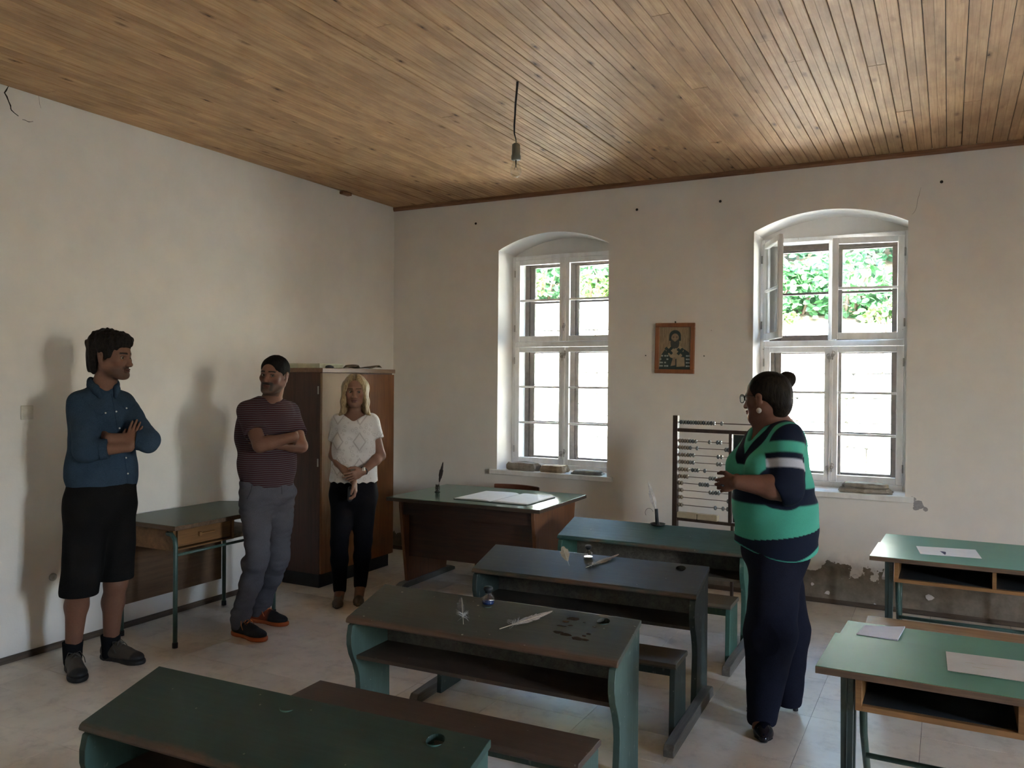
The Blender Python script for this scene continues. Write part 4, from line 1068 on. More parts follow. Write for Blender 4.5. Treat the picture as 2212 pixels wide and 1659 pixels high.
def add_hand(S, wrist, d, nrm, thumb, s=1.0, curl=.5, spread=.1, k=.004, fcurl=None):
    """d: wrist to knuckles, nrm: back of the hand, thumb: side the thumb leaves from"""
    d = unit(d); thumb = unit(np.asarray(thumb)-d*np.dot(thumb, d)); nrm = unit(np.asarray(nrm)-d*np.dot(nrm, d)-thumb*np.dot(nrm, thumb))
    w = np.asarray(wrist, float); kn = []
    pc = w+d*.045*s
    S.cone(w, w+d*.03*s, .024*s, .027*s, .012, sq=(nrm, .72))
    S.ell(pc+d*.004*s, (.040*s, .038*s, .0145*s), np.array([d, thumb, nrm]), .010)
    for i, (off, L, r) in enumerate(((.028, .072, .0086), (.0095, .080, .0088), (-.0095, .074, .0083), (-.027, .059, .0076))):
        base = w+d*(.078-(.004 if i in (0, 2) else .0 if i == 1 else .010))*s+thumb*off*s
        S.cone(w+d*.03*s+thumb*off*.7*s, base, .0095*s, .0092*s, .006)
        dd = unit(d+thumb*spread*(1.5-i)*.4); p = base; c = curl if fcurl is None else fcurl[i]
        for j, fr_ in enumerate((.45, .32, .23)):
            a = c*(.55, .95, .6)[j]; ax = np.cross(dd, nrm); 
            dd2 = unit(dd*math.cos(a)-nrm_rot(dd, nrm, thumb)*math.sin(a)); q = p+dd2*L*fr_*s
            S.cone(p, q, r*s*(1-.08*j), r*s*(.92-.10*j), .0025); p, dd = q, dd2
    tb = w+d*.020*s+thumb*.026*s; t1 = tb+unit(d*.7+thumb*.7-nrm*.15)*.036*s; t2 = t1+unit(d*.92+thumb*.25-nrm*.25*(1+curl))*.030*s; t3 = t2+unit(d-nrm*.3*(1+curl))*.022*s
    S.cone(w+d*.012*s+thumb*.012*s, tb, .016*s, .0145*s, .010); S.path([tb, t1, t2, t3], [.0145*s, .0115*s, .0098*s, .0082*s], .004)
def nrm_rot(dd, nrm, thumb):
    return unit(np.cross(dd, np.cross(nrm, dd))) if abs(np.dot(dd, nrm)) < .99 else unit(nrm)

def limb_arm(S, sh, el, wr, r, k=.02):
    mid = el+(wr-el)*.28
    S.cone(sh, el, r, r*.80, k); S.cone(el, mid, r*.80, r*.80, k); S.cone(mid, wr, r*.80, r*.55, k)
def limb_leg(S, hp, kn, an, rt_, rk, rc, ra, back, k=.03):
    S.cone(hp, kn, rt_, rk, k); c = kn+(an-kn)*.30+back*.018
    S.cone(kn, c, rk, rc, k); S.cone(c, an, rc, ra, k)

def box_of(pts, m):
    p = np.array(pts); return p.min(0)-m, p.max(0)+m

def shoe(parent, heel, toe, up_col, sole_col, kind='sneaker', L=None, toe_col=None, lace=None, ankle=None, w=.048, h=.075, heelh=.03):
    """heel and toe are floor points; one shaped upper, a sole, laces"""
    heel = np.array([heel[0], heel[1], 0.]); toe = np.array([toe[0], toe[1], 0.]); d = unit(toe-heel); L = np.linalg.norm(toe-heel) if L is None else L
    sd = np.cross(d, UP); T = lambda a, b, c: heel+d*a*L+sd*b+UP*c
    lo, hi = box_of([heel, toe, heel+UP*.17], .09)
    r = empty('shoe', tuple(heel)); r.parent = parent
    org = np.array(r.location)
    R = np.array([sd, d, UP])
    if kind != 'pump':
        S = Sculpt(lo, hi, .0042)
        S.ell(T(.18, 0, .045), (w*.78, .055, .048), R, .02); S.ell(T(.45, 0, .042), (w*.85, .09, .040), R, .03); S.ell(T(.76, 0.002, .034), (w*1.0, .068, .030), R, .03)
        S.cone(T(.20, 0, .06), T(.24, 0, h+.022), w*.72, w*.66, .02, sq=(d, 1.25)); S.cone(T(.36, 0, .07), T(.62, 0, .055), .030, .024, .02)
        S.cone(T(.22, 0, h+.045), T(.26, 0, h+.018), .036, .030, .01, 's')
        S.cut(T(0, 0, .022), -UP)
        uc = np.array(up_col); tc = np.array(toe_col if toe_col is not None else up_col)
        def fn(V):
            a = ((V-heel)@d)/L; z = V[:, 2]; C = np.tile(uc, (len(V), 1)); m = np.clip((a-.80)/.04, 0, 1)*1.0+np.clip((.038-z)/.006, 0, 1)*np.clip((a-.62)/.05, 0, 1)
            if toe_col is not None and kind == 'runner': m = np.clip((a-.50)/.10, 0, 1)
            m = np.clip(m, 0, 1)[:, None]; return C*(1-m)+tc*m
        S.mesh('upper', M_shoe_vc, r, fn, 2, org)
        S = Sculpt(lo, hi, .0045)
        S.ell(T(.20, 0, .012), (w*.86, .062, .040), R, .01); S.ell(T(.50, 0, .012), (w*.80, .10, .040), R, .02); S.ell(T(.76, .002, .012), (w*1.08, .078, .036), R, .02)
        S.cut(T(0, 0, .026), UP); S.cut(T(0, 0, .0), -UP)
        S.mesh('sole', M_shoe_vc, r, lambda V: np.tile(np.array(sole_col), (len(V), 1)), 1, org)
        if lace is not None:
            m = MB()
            for i in range(5):
                a = .40+.065*i; z = h+.030-.0125*i
                m.tube([tuple(T(a, -.024+.001*i, z-.010)-org), tuple(T(a+.02, 0, z+.003)-org), tuple(T(a+.05, .024-.001*i, z-.014)-org)], .0032, 5)
                m.tube([tuple(T(a, .024-.001*i, z-.010)-org), tuple(T(a+.02, 0, z+.003)-org), tuple(T(a+.05, -.024+.001*i, z-.014)-org)], .0032, 5)
            for s_ in (-1, 1):
                m.tube([tuple(T(.40, 0, h+.028)-org), tuple(T(.36, s_*.028, h+.034)-org), tuple(T(.44, s_*.045, h+.004)-org), tuple(T(.50, s_*.048, h-.020)-org)], .0022, 5)
            tag(m.build('laces', lace, r), kind='stuff')
    else:
        S = Sculpt(lo-.01, hi+.01, .0032)
        hz = heelh
        S.path([T(.10, 0, hz+.022), T(.45, 0, hz*.55+.02), T(.74, 0, .022), T(.93, 0, .016)], [w*.60, w*.62, w*.86, w*.42], .02)
        S.cone(T(.10, 0, hz+.030), T(.10, 0, hz+.055), w*.56, w*.50, .01)
        S.cone(T(.16, 0, hz+.085), T(.56, 0, .078), w*.60, w*.55, .008, 's')
        S.cut(T(0, 0, .006), -UP); uc = np.array(up_col)
        S.mesh('upper', M_shoe_vc if kind == 'pump' and toe_col is None else toe_col, r, lambda V: np.tile(uc, (len(V), 1)), 2, org)
        q0, q1 = T(.08, 0, hz+.006)-org, T(.06, 0, 0.001)-org
        MB().tube([tuple(q0), tuple((q0+q1)/2), tuple(q1)], [w*.42, w*.30, w*.26], 10).build('heel', M_black, r)
        S = Sculpt(lo-.01, hi+.01, .005); S.path([T(.55, 0, .010), T(.76, 0, .006), T(.94, 0, .006)], [w*.60, w*.86, w*.40], .01); S.cut(T(0, 0, .008), UP); S.cut(T(0, 0, 0.0005), -UP)
        S.mesh('sole', M_shoe_vc, r, lambda V: np.tile(np.array(sole_col), (len(V), 1)), 1, org)
    return r

def hit(V, Q, px_, py_):
    t = BVHTree.FromPolygons([tuple(p) for p in V], [tuple(int(i) for i in q) for q in Q])
    return t
def studs(tree, parent, name, mat, pts, r=.0055, th=.003, off=.001):
    for (x, y) in pts:
        v = Vector(_fw + _rt*(x-1106)/FPX - _up*(y-829.5)/FPX).normalized()
        loc, nn, _, _ = tree.ray_cast(Vector(CAMP), v)
        if loc is None: continue
        if nn.dot(v) > 0: nn = -nn
        o = MB().lathe([(0, 0), (r, 0), (r, th*.6), (r*.7, th), (0, th*.9)], n=12).build(name, mat, parent); org = Vector(parent.location) if parent.type == 'EMPTY' else Vector((0, 0, 0))
        o.location = loc+nn*off-org; o.rotation_euler = nn.to_track_quat('Z', 'Y').to_euler()
def ribbon(tree, parent, name, mat, pts, w=.003, th=.0015, n=6, seg=1):
    """thin raised seam or edge laid over a garment along measured positions"""
    P = []
    for (a, b) in zip(pts[:-1], pts[1:]):
        for k in range(n): P.append((a[0]+(b[0]-a[0])*k/n, a[1]+(b[1]-a[1])*k/n))
    P.append(pts[-1]); out = []; org = Vector(parent.location) if parent.type == 'EMPTY' else Vector((0, 0, 0))
    for x, y in P:
        v = Vector(_fw + _rt*(x-1106)/FPX - _up*(y-829.5)/FPX).normalized(); loc, nn, _, _ = tree.ray_cast(Vector(CAMP), v)
        if loc is None: continue
        if nn.dot(v) > 0: nn = -nn
        if out and (loc-out[-1]).length > .08: continue
        out.append(loc+nn*th*.4)
    if len(out) > 2: MB().tube([tuple(p-org) for p in out], w/2, 6).build(name, mat, parent)

def hairmat(name, a, b, sc=(150, 150, 12), rough=.45, spec=.3, bump=.7):
    t = NT(name); v = t.obj(); n = t.noise(t.mapping(v, sc), 1.0, 4, .6, Distortion=.4); n2 = t.noise(v, 14, 3, .5)
    c = t.ramp(t.math('MULTIPLY_ADD', n, .65, t.math('MULTIPLY', n2, .35)), [(.34, b), (.64, a)])
    t.bump(n, bump, .004); return t.fin(c, rough, spec=spec)

def person(label, base, name='person'):
    return empty(name, (float(base[0]), float(base[1]), 0), 0, label, 'person')
A = lambda x, y, d: at(x, y, d)
def hair_shell(S, T, R, s, grow, face, extra=(), cutz=-.07, disp=None):
    pass

# ---------------------------------------------------------------- man in the denim shirt
def man_denim():
    s = 1.03; fdir = hdir(42); B = frame(fdir); rt_, fw_ = B[0], B[1]
    hc = A(243, 772, 4.50); hf = unit(hdir(80)+UP*-.04)
    nk = A(222, 836, 4.53); shR, shL = A(174, 872, 4.45), A(264, 868, 4.64)
    elR, wrR = A(186, 974, 4.36), A(279, 966, 4.41); elL, wrL = A(320, 952, 4.47), A(236, 946, 4.40)
    pel = A(219, 1062, 4.55); hpR, hpL = A(190, 1085, 4.48), A(246, 1085, 4.62); knR, knL = A(172, 1262, 4.44), A(250, 1258, 4.62); anR, anL = A(157, 1416, 4.50), A(239, 1400, 4.68)
    ch = (shR+shL)/2-UP*.10+fw_*.01
    P0 = person('person in a blue denim shirt and black shorts with crossed arms by the left wall', (anR+anL)/2)
    org = np.array(P0.location); skin = np.array([.215, .112, .076])
    lo, hi = box_of([hc, shR, shL, elR, elL, anR, anL, knR, pel], .17); lo[2] = .03; hi[2] = hc[2]+.16
    S = Sculpt(lo, hi, .0058, [(hc-.13, hc+.13, .0026)])
    R, T = add_head(S, hc, hf, UP, s, 1.02, 1.05)
    S.cone(hc-UP*.05-hf*.02, nk-UP*.02, .056, .062, .03)
    S.cone(ch+UP*.03, pel+UP*.08, .102, .098, .05, sq=(rt_, 1.36)); S.cone(pel+UP*.05, pel-UP*.05, .10, .10, .05, sq=(rt_, 1.32))
    S.cone(nk-UP*.05, shR, .050, .045, .04); S.cone(nk-UP*.05, shL, .050, .045, .04)
    for a, b, c in ((shR, elR, wrR), (shL, elL, wrL)): limb_arm(S, a, b, c, .046)
    for a, b, c in ((hpR, knR, anR), (hpL, knL, anL)): limb_leg(S, a, b, c, .085, .058, .056, .036, -fw_)
    tipR = A(303, 892, 4.47); add_hand(S, wrR, tipR-wrR, fw_*.6-_fh*.5, -_rh, .98, .12, .10)
    add_hand(S, wrL, A(200, 942, 4.50)-wrL, fw_, -UP, .92, .10, .05)
    paint = face_paint(T, R, s, skin, (.02, .014, .01), (.155, .068, .055), (.05, .030, .021),
        lambda r, f, u: np.clip((-.036-.35*np.maximum(0, .05-f)-u)/.03, 0, 1)*np.clip((f+.02)/.03, 0, 1)*np.clip((u+.125)/.03, 0, 1)*.6+np.clip(1-((u+.051)/.009)**2, 0, 1)*(f > .075)*np.clip((.030-np.abs(r))/.008, 0, 1)*.5)
    def col(V): C = np.tile(skin, (len(V), 1)).astype(float); C[V[:, 2] < .62] *= np.array([.80, .74, .72]); paint(V, C); return C
    S.mesh('body', M_skin, P0, col, 2, org)
    eyes(P0, lambda a, b, c: T(a, b, c)-org, R, s, unit(hf+_rh*.2), plain('iris_brown', rgb(.05, .025, .012), .15))
    # hair: thick, tousled
    Hs = Sculpt(hc-.18, hc+.19, .0034); nz = Sines(75, 3, 9, (1, 1, .5)); nz2 = Sines(190, 5, 9, (1, 1, .35))
    dz = lambda X, Y, Z: .0095*nz(X, Y, Z)+.0065*nz2(X, Y, Z)
    for p, r in (((0, -.030, .056), (.092, .116, .095)), ((0, .035, .092), (.070, .066, .046)), ((0, -.075, .0), (.078, .062, .085)), ((0, -.078, -.050), (.060, .040, .045))):
        Hs.ell(T(*p), [q*s for q in r], R, .02, 'u', dz)
    for sd in (-1, 1): Hs.ell(T(sd*.070, .005, .018), (.016, .030, .032), R, .015, 'u', dz)
    Hs.ell(T(0, .120, -.030), (.100, .080, .095), R, .008, 's'); Hs.ell(T(0, .055, -.085), (.10, .072, .085), R, .01, 's')
    for sd in (-1, 1): Hs.ell(T(sd*.092, -.010, -.006), (.034, .021, .026), R, .005, 's')
    Hs.mesh('hair', hairmat('hair_black', rgb(.020, .015, .012), rgb(.005, .004, .004), (110, 110, 50), .6, .15, .9), P0, None, 1, org)
    # shirt
    nS = Sines(26, 11, 8, (1, 1, .8)); nL = Sines(60, 12, 8)
    lo, hi = box_of([nk+UP*.05, shR, shL, elR, elL, pel-UP*.10], .16)
    S = Sculpt(lo, hi, .0050)
    S.cone(ch+UP*.045, pel+UP*.10, .124, .122, .05, sq=(rt_, 1.43)); S.cone(pel+UP*.12, pel-UP*.06, .122, .124, .06, sq=(rt_, 1.34))
    S.cone(nk-UP*.035, shR+UP*.006, .060, .050, .05); S.cone(nk-UP*.035, shL+UP*.006, .060, .050, .05)
    cR, cL = elR+(wrR-elR)*.50, elL+(wrL-elL)*.30
    def slv(q):
        for a, b, c in ((shR, elR, cR), (shL, elL, cL)): q.cone(a, b, .058, .060, .035); q.cone(b, c, .060, .052, .025)
        for b, c in ((elR, cR), (elL, cL)): q.cut(c+unit(c-b)*.003, unit(c-b), lambda X, Y, Z, c=c: np.where((X-c[0])**2+(Y-c[1])**2+(Z-c[2])**2 < .085**2, 0, -1.0))
    S.join(slv, .022)
    S.wrinkle(.007, nS); X_ = Sines(42, 13, 8, (1.1, 1.1, .7)); S.wrinkle(.0065, lambda X, Y, Z: .4-np.abs(X_(X, Y, Z))); S.wrinkle(.0018, nL)
    S.cut(A(219, 1067, 4.40), -UP, lambda X, Y, Z: .008*np.cos(16*((X-pel[0])*rt_[0]+(Y-pel[1])*rt_[1])))
    S.cone(nk+UP*.12-fw_*.01, nk-UP*.005+fw_*.005, .062, .060, .008, 's'); S.cone(nk+fw_*.08+UP*.03, nk+fw_*.14-UP*.078, .044, .010, .006, 's')
    M_denim = fabric('denim_blue', rgb(.034, .058, .092), .8, 300, .25, .25)
    sh, V, Q = S.mesh('shirt', M_denim, P0, None, 2, org)
    # rolled cuffs
    for b, c in ((elR, cR), (elL, cL)):
        d = unit(c-b); S2 = Sculpt(*box_of([c-d*.03, c+d*.01], .09), .0045); S2.cone(c-d*.034, c-d*.0, .057, .054, .005, disp=lambda X, Y, Z: .002*nL(X, Y, Z)); S2.cut(c+d*.004, d); S2.cut(c-d*.036, -d)
        S2.mesh('rolled_cuff', M_denim, P0, None, 1, org)
    tr = BVHTree.FromPolygons([tuple(p) for p in V], [tuple(int(i) for i in q) for q in Q])
    M_stud = plain('pearl_snap', rgb(.62, .62, .60), .2)
    studs(tr, P0, 'snap_button', M_stud, [(251, 889), (258, 925), (272, 989), (276, 1023), (228, 892), (273, 882)], .0048)
    M_seam = fabric('denim_dark_seam', rgb(.025, .045, .08), .8)
    ribbon(tr, P0, 'placket_edge', M_seam, [(241, 852), (247, 885), (254, 930)], .003); ribbon(tr, P0, 'placket_edge', M_seam, [(268, 985), (273, 1015), (277, 1060)], .003)
    ribbon(tr, P0, 'pocket_flap', M_seam, [(203, 884), (205, 890), (219, 897), (234, 886)], .0028); ribbon(tr, P0, 'pocket_flap', M_seam, [(265, 876), (271, 886), (281, 885), (292, 872)], .0028)
    ribbon(tr, P0, 'hem_edge', M_seam, [(146, 1066), (170, 1068), (210, 1072), (250, 1070), (275, 1066), (290, 1056)], .003)
    # collar: a stand and two pointed leaves
    for sd in (-1, 1):
        S2 = Sculpt(*box_of([nk-UP*.04, nk+UP*.05, nk+fw_*.12, nk-fw_*.06], .08), .0042)
        r_ = rt_*sd
        S2.path([nk-fw_*.060+UP*.032, nk-fw_*.035+r_*.052+UP*.026, nk+r_*.064+fw_*.010+UP*.012, nk+r_*.052+fw_*.062-UP*.014, nk+r_*.040+fw_*.088-UP*.048], [.016, .017, .018, .018, .010], .012, sq=(UP, 1.5))
        S2.cone(nk+UP*.12, nk-UP*.02+fw_*.005, .056, .054, .006, 's'); S2.mesh('collar', M_denim, P0, None, 1, org)
    # shorts
    S = Sculpt(*box_of([pel+UP*.06, hpR, hpL, knR-UP*.06, knL-UP*.06], .16), .0052)
    S.cone(pel+UP*.03, pel-UP*.07, .128, .135, .05, sq=(rt_, 1.40))
    S.cone(hpR, knR-UP*.03-rt_*.0, .112, .098, .04); S.cone(hpL, knL-UP*.0, .112, .094, .03)
    S.wrinkle(.006, Sines(22, 21, 8, (1.3, 1.3, .6))); S.wrinkle(.002, nL)
    S.cut(pel+UP*.05, UP); S.cut(A(190, 1290, 4.40), -UP, lambda X, Y, Z: np.where((X-knR[0])*rt_[0]+(Y-knR[1])*rt_[1] > -.10, 0., .045))
    S.mesh('shorts', fabric('shorts_black', rgb(.0095, .009, .009), .9, 220, .3, .3), P0, None, 2, org)
    # socks and shoes
    for an, d_ in ((anR, 0), (anL, 0)):
        S = Sculpt(*box_of([an-UP*.02, an+UP*.09], .07), .0045); S.cone(an-UP*.03, an+UP*.085, .045, .053, .01, disp=lambda X, Y, Z: .0015*nL(X, Y, Z)); S.cut(an+UP*.078, UP)
        S.mesh('sock', fabric('sock_black', rgb(.010, .010, .011), .95), P0, None, 1, org)
    up, so, tc = (.075, .062, .048), (.018, .016, .015), (.022, .020, .019); lc = plain('shoe_lace_grey', rgb(.07, .062, .05), .8)
    fR, tR = on(149, 1462, 'z', 0), on(177, 1481, 'z', 0); dR = unit(tR-fR)
    for (h_, t_) in ((on(150, 1448, 'z', 0)-org*[1, 1, 0], None),): pass
    h1 = anR*[1, 1, 0]-unit((on(180, 1490, 'z', 0)-anR)*[1, 1, 0])*.065; t1 = h1+unit((on(182, 1490, 'z', 0)-anR)*[1, 1, 0])*.30
    h2 = anL*[1, 1, 0]-unit((on(318, 1436, 'z', 0)-anL)*[1, 1, 0])*.065; t2 = h2+unit((on(318, 1436, 'z', 0)-anL)*[1, 1, 0])*.30
    for h_, t_ in ((h1, t1), (h2, t2)): shoe(P0, h_-org, t_-org, up, so, 'sneaker', None, tc, lc)
    return P0

# ---------------------------------------------------------------- man in the striped T-shirt
def man_striped():
    s = 1.0; fdir = hdir(26); B = frame(fdir); rt_, fw_ = B[0], B[1]
    hc = A(592, 812, 5.16); hf = unit(hdir(-12)+UP*.03); hu = unit(UP+_rh*.06)
    nk = A(584, 866, 5.19); shR, shL = A(533, 888, 5.12), A(627, 888, 5.30)
    elR, wrR = A(562, 962, 4.99), A(636, 943, 5.03); elL, wrL = A(650, 964, 5.20), A(585, 958, 5.09)
    pel = A(577, 1046, 5.20); hpR, hpL = A(551, 1064, 5.15), A(604, 1064, 5.27); knR, knL = A(557, 1205, 5.08), A(601, 1203, 5.30); anR, anL = A(519, 1338, 5.13), A(560, 1318, 5.42)
    ch = (shR+shL)/2-UP*.09+fw_*.01
    P0 = person('person in a maroon striped T-shirt and grey trousers standing beside the cabinet', (anR+anL)/2)
    org = np.array(P0.location); skin = np.array([.20, .10, .068])
    lo, hi = box_of([hc, shR, shL, elR, elL, anR, anL, knR, pel], .17); lo[2] = .03; hi[2] = hc[2]+.16
    S = Sculpt(lo, hi, .0058, [(hc-.13, hc+.13, .0028)])
    R, T = add_head(S, hc, hf, hu, s, 1.03, 1.1)
    S.cone(hc-UP*.05-hf*.02, nk-UP*.02, .056, .064, .03)
    S.cone(ch+UP*.05, pel+UP*.08, .105, .102, .05, sq=(rt_, 1.36)); S.cone(pel+UP*.05, pel-UP*.05, .10, .10, .05, sq=(rt_, 1.28))
    S.cone(nk-UP*.05, shR, .055, .055, .04); S.cone(nk-UP*.05, shL, .055, .055, .04)
    limb_arm(S, shR, elR, wrR, .052); limb_arm(S, shL, elL, wrL, .050)
    for a, b, c in ((hpR, knR, anR), (hpL, knL, anL)): limb_leg(S, a, b, c, .080, .055, .052, .036, -fw_)
    add_hand(S, wrR, A(652, 938, 5.22)-wrR, fw_, -UP, .85, .2, .02)
    add_hand(S, wrL, A(534, 944, 5.06)-wrL, -_fh, UP, 1.0, .15, .15)
    paint = face_paint(T, R, s, skin, (.018, .013, .011), (.14, .062, .052), (.050, .042, .036),
        lambda r, f, u: np.clip((-.040-.55*np.maximum(0, .05-f)-u)/.015, 0, 1)*(f > .0)*(u > -.125)*.6+np.clip(1.3-((u+.048)/.009)**2, 0, 1)*(f > .06)*(np.abs(r) < .034)*.6+np.clip(1.2-((np.abs(r)-.030)/.010)**2, 0, 1)*(f > .05)*(u < -.045)*(u > -.095)*.3, .2, .35)
    def col(V): C = np.tile(skin, (len(V), 1)).astype(float); paint(V, C); return C
    S.mesh('body', M_skin, P0, col, 2, org)
    eyes(P0, lambda a, b, c: T(a, b, c)-org, R, s, unit(hf+_rh*.55+UP*.1), plain('iris_dark', rgb(.04, .022, .012), .15))
    Hs = Sculpt(hc-.15, hc+.16, .0032); nz = Sines(220, 3, 9); dz = lambda X, Y, Z: .0012*nz(X, Y, Z)
    Hs.ell(T(0, -.020, .044), (.0805*s, .1005*s, .088*s), R, .01, 'u', dz); Hs.ell(T(0, .020, .050), (.070, .072, .064), R, .015, 'u', dz)
    Hs.ell(T(0, .108, .015), (.066, .058, .062), R, .006, 's'); Hs.ell(T(0, .060, -.090), (.11, .085, .115), R, .008, 's'); Hs.ell(T(0, -.07, -.11), (.11, .09, .06), R, .01, 's')
    for sd in (-1, 1): Hs.ell(T(sd*.084, -.010, -.010), (.030, .020, .030), R, .006, 's')
    Hs.mesh('hair', hairmat('hair_cropped', rgb(.017, .014, .012), rgb(.006, .005, .005), (300, 300, 200), .7, .1, .5), P0, None, 1, org)
    nS = Sines(26, 31, 8, (1, 1, .8)); nL = Sines(60, 32, 8)
    S = Sculpt(*box_of([nk+UP*.05, shR, shL, elR, elL, pel-UP*.08], .15), .0050)
    S.cone(ch+UP*.055, pel+UP*.11, .124, .120, .05, sq=(rt_, 1.42)); S.cone(pel+UP*.12, pel-UP*.02, .122, .122, .06, sq=(rt_, 1.30))
    S.ell(A(535, 935, 5.19), (.07, .07, .12), None, .06); S.cone(nk-UP*.035, shR+UP*.004, .058, .050, .05); S.cone(nk-UP*.035, shL+UP*.004, .058, .050, .05)
    cR, cL = shR+(elR-shR)*.62, shL+(elL-shL)*.66
    def slv(q):
        q.cone(shR, cR, .060, .070, .035); q.cone(shL, cL, .058, .066, .035)
        for b, c in ((shR, cR), (shL, cL)): q.cut(c, unit(c-b), lambda X, Y, Z, c=c: np.where((X-c[0])**2+(Y-c[1])**2+(Z-c[2])**2 < .10**2, 0, -1.0))
    S.join(slv, .022)
    S.wrinkle(.006, nS); X2_ = Sines(42, 33, 8, (1.1, 1.1, .7)); S.wrinkle(.005, lambda X, Y, Z: .4-np.abs(X2_(X, Y, Z))); S.wrinkle(.0015, nL)
    S.cut(pel-UP*.008, -UP)
    S.cone(nk+UP*.12-fw_*.01, nk-UP*.002+fw_*.01, .062, .066, .006, 's'); S.cone(nk+fw_*.09+UP*.03, nk+fw_*.15-UP*.050, .046, .010, .006, 's')
    t = NT('tshirt_maroon_stripes'); v = t.obj(); x, y, z = t.sep(v); n = t.noise(v, 5, 3, .5)
    zz = t.math('ADD', z, t.math('MULTIPLY', n, .02)); w = t.math('FRACT', t.math('MULTIPLY', zz, 78.0))
    c = t.mix(t.math('LESS_THAN', w, .32), rgb(.048, .017, .021), rgb(.095, .080, .086)); t.bump(t.noise(v, 280, 2, .5), .15, .001)
    sh, V, Q = S.mesh('tshirt', t.fin(c, .85, spec=.2), P0, None, 2, org)
    tr = BVHTree.FromPolygons([tuple(p) for p in V], [tuple(int(i) for i in q) for q in Q])
    # trousers, bunched at the knee
    S = Sculpt(*box_of([pel+UP*.05, hpR, hpL, anR-UP*.0, anL], .14), .0052)
    S.cone(pel+UP*.03, pel-UP*.07, .118, .124, .05, sq=(rt_, 1.30))
    for hp, kn, an in ((hpR, knR, anR), (hpL, knL, anL)):
        S.cone(hp, kn, .100, .072, .035); S.cone(kn, kn+(an-kn)*.4, .072, .066, .02); S.cone(kn+(an-kn)*.4, an+UP*.01, .066, .058, .02)
        g = kn+(an-kn)*.10
        S.cone(g-fw_*.02+rt_*.02, g+fw_*.02, .070, .070, .015)
        S.cone(an+UP*.035, an-UP*.015, .060, .062, .01)
    S.wrinkle(.009, Sines(24, 41, 8, (.7, .7, 1.5))); X_ = Sines(48, 42, 8, (.6, .6, 1.6)); S.wrinkle(.011, lambda X, Y, Z: -np.abs(X_(X, Y, Z))+.4)
    S.cut(pel+UP*.03, UP); S.cut(np.array([0, 0, min(anR[2], anL[2])-.035]), -UP)
    tro, V2, Q2 = S.mesh('trousers', fabric('trousers_grey', rgb(.088, .086, .100), .85, 240, .18, .3), P0, None, 2, org)
    tr2 = BVHTree.FromPolygons([tuple(p) for p in V2], [tuple(int(i) for i in q) for q in Q2])
    M_seam = fabric('trouser_seam', rgb(.04, .04, .05), .85)
    ribbon(tr2, P0, 'pocket_edge', M_seam, [(545, 1045), (542, 1060), (534, 1078)], .003); ribbon(tr2, P0, 'pleat', M_seam, [(608, 1048), (609, 1068)], .003)
    ora, blk = (.42, .10, .025), (.012, .012, .013); lc = plain('shoe_lace_orange', rgb(.55, .17, .05), .7)
    h1 = on(489, 1366, 'z', 0); t1 = on(560, 1384, 'z', 0); h2 = on(539, 1345, 'z', 0); t2 = on(622, 1358, 'z', 0)
    h1[2] = h2[2] = 0
    d1, d2 = unit((t1-h1)*[1, 1, 0]), unit((t2-h2)*[1, 1, 0])
    h1 = anR*[1, 1, 0]-d1*.065; h2 = anL*[1, 1, 0]-d2*.065
    shoe(P0, h1-org, h1+d1*.29-org, blk, ora, 'runner', None, blk, lc); shoe(P0, h2-org, h2+d2*.29-org, (.28, .055, .02), ora, 'runner', None, blk, lc)
    return P0

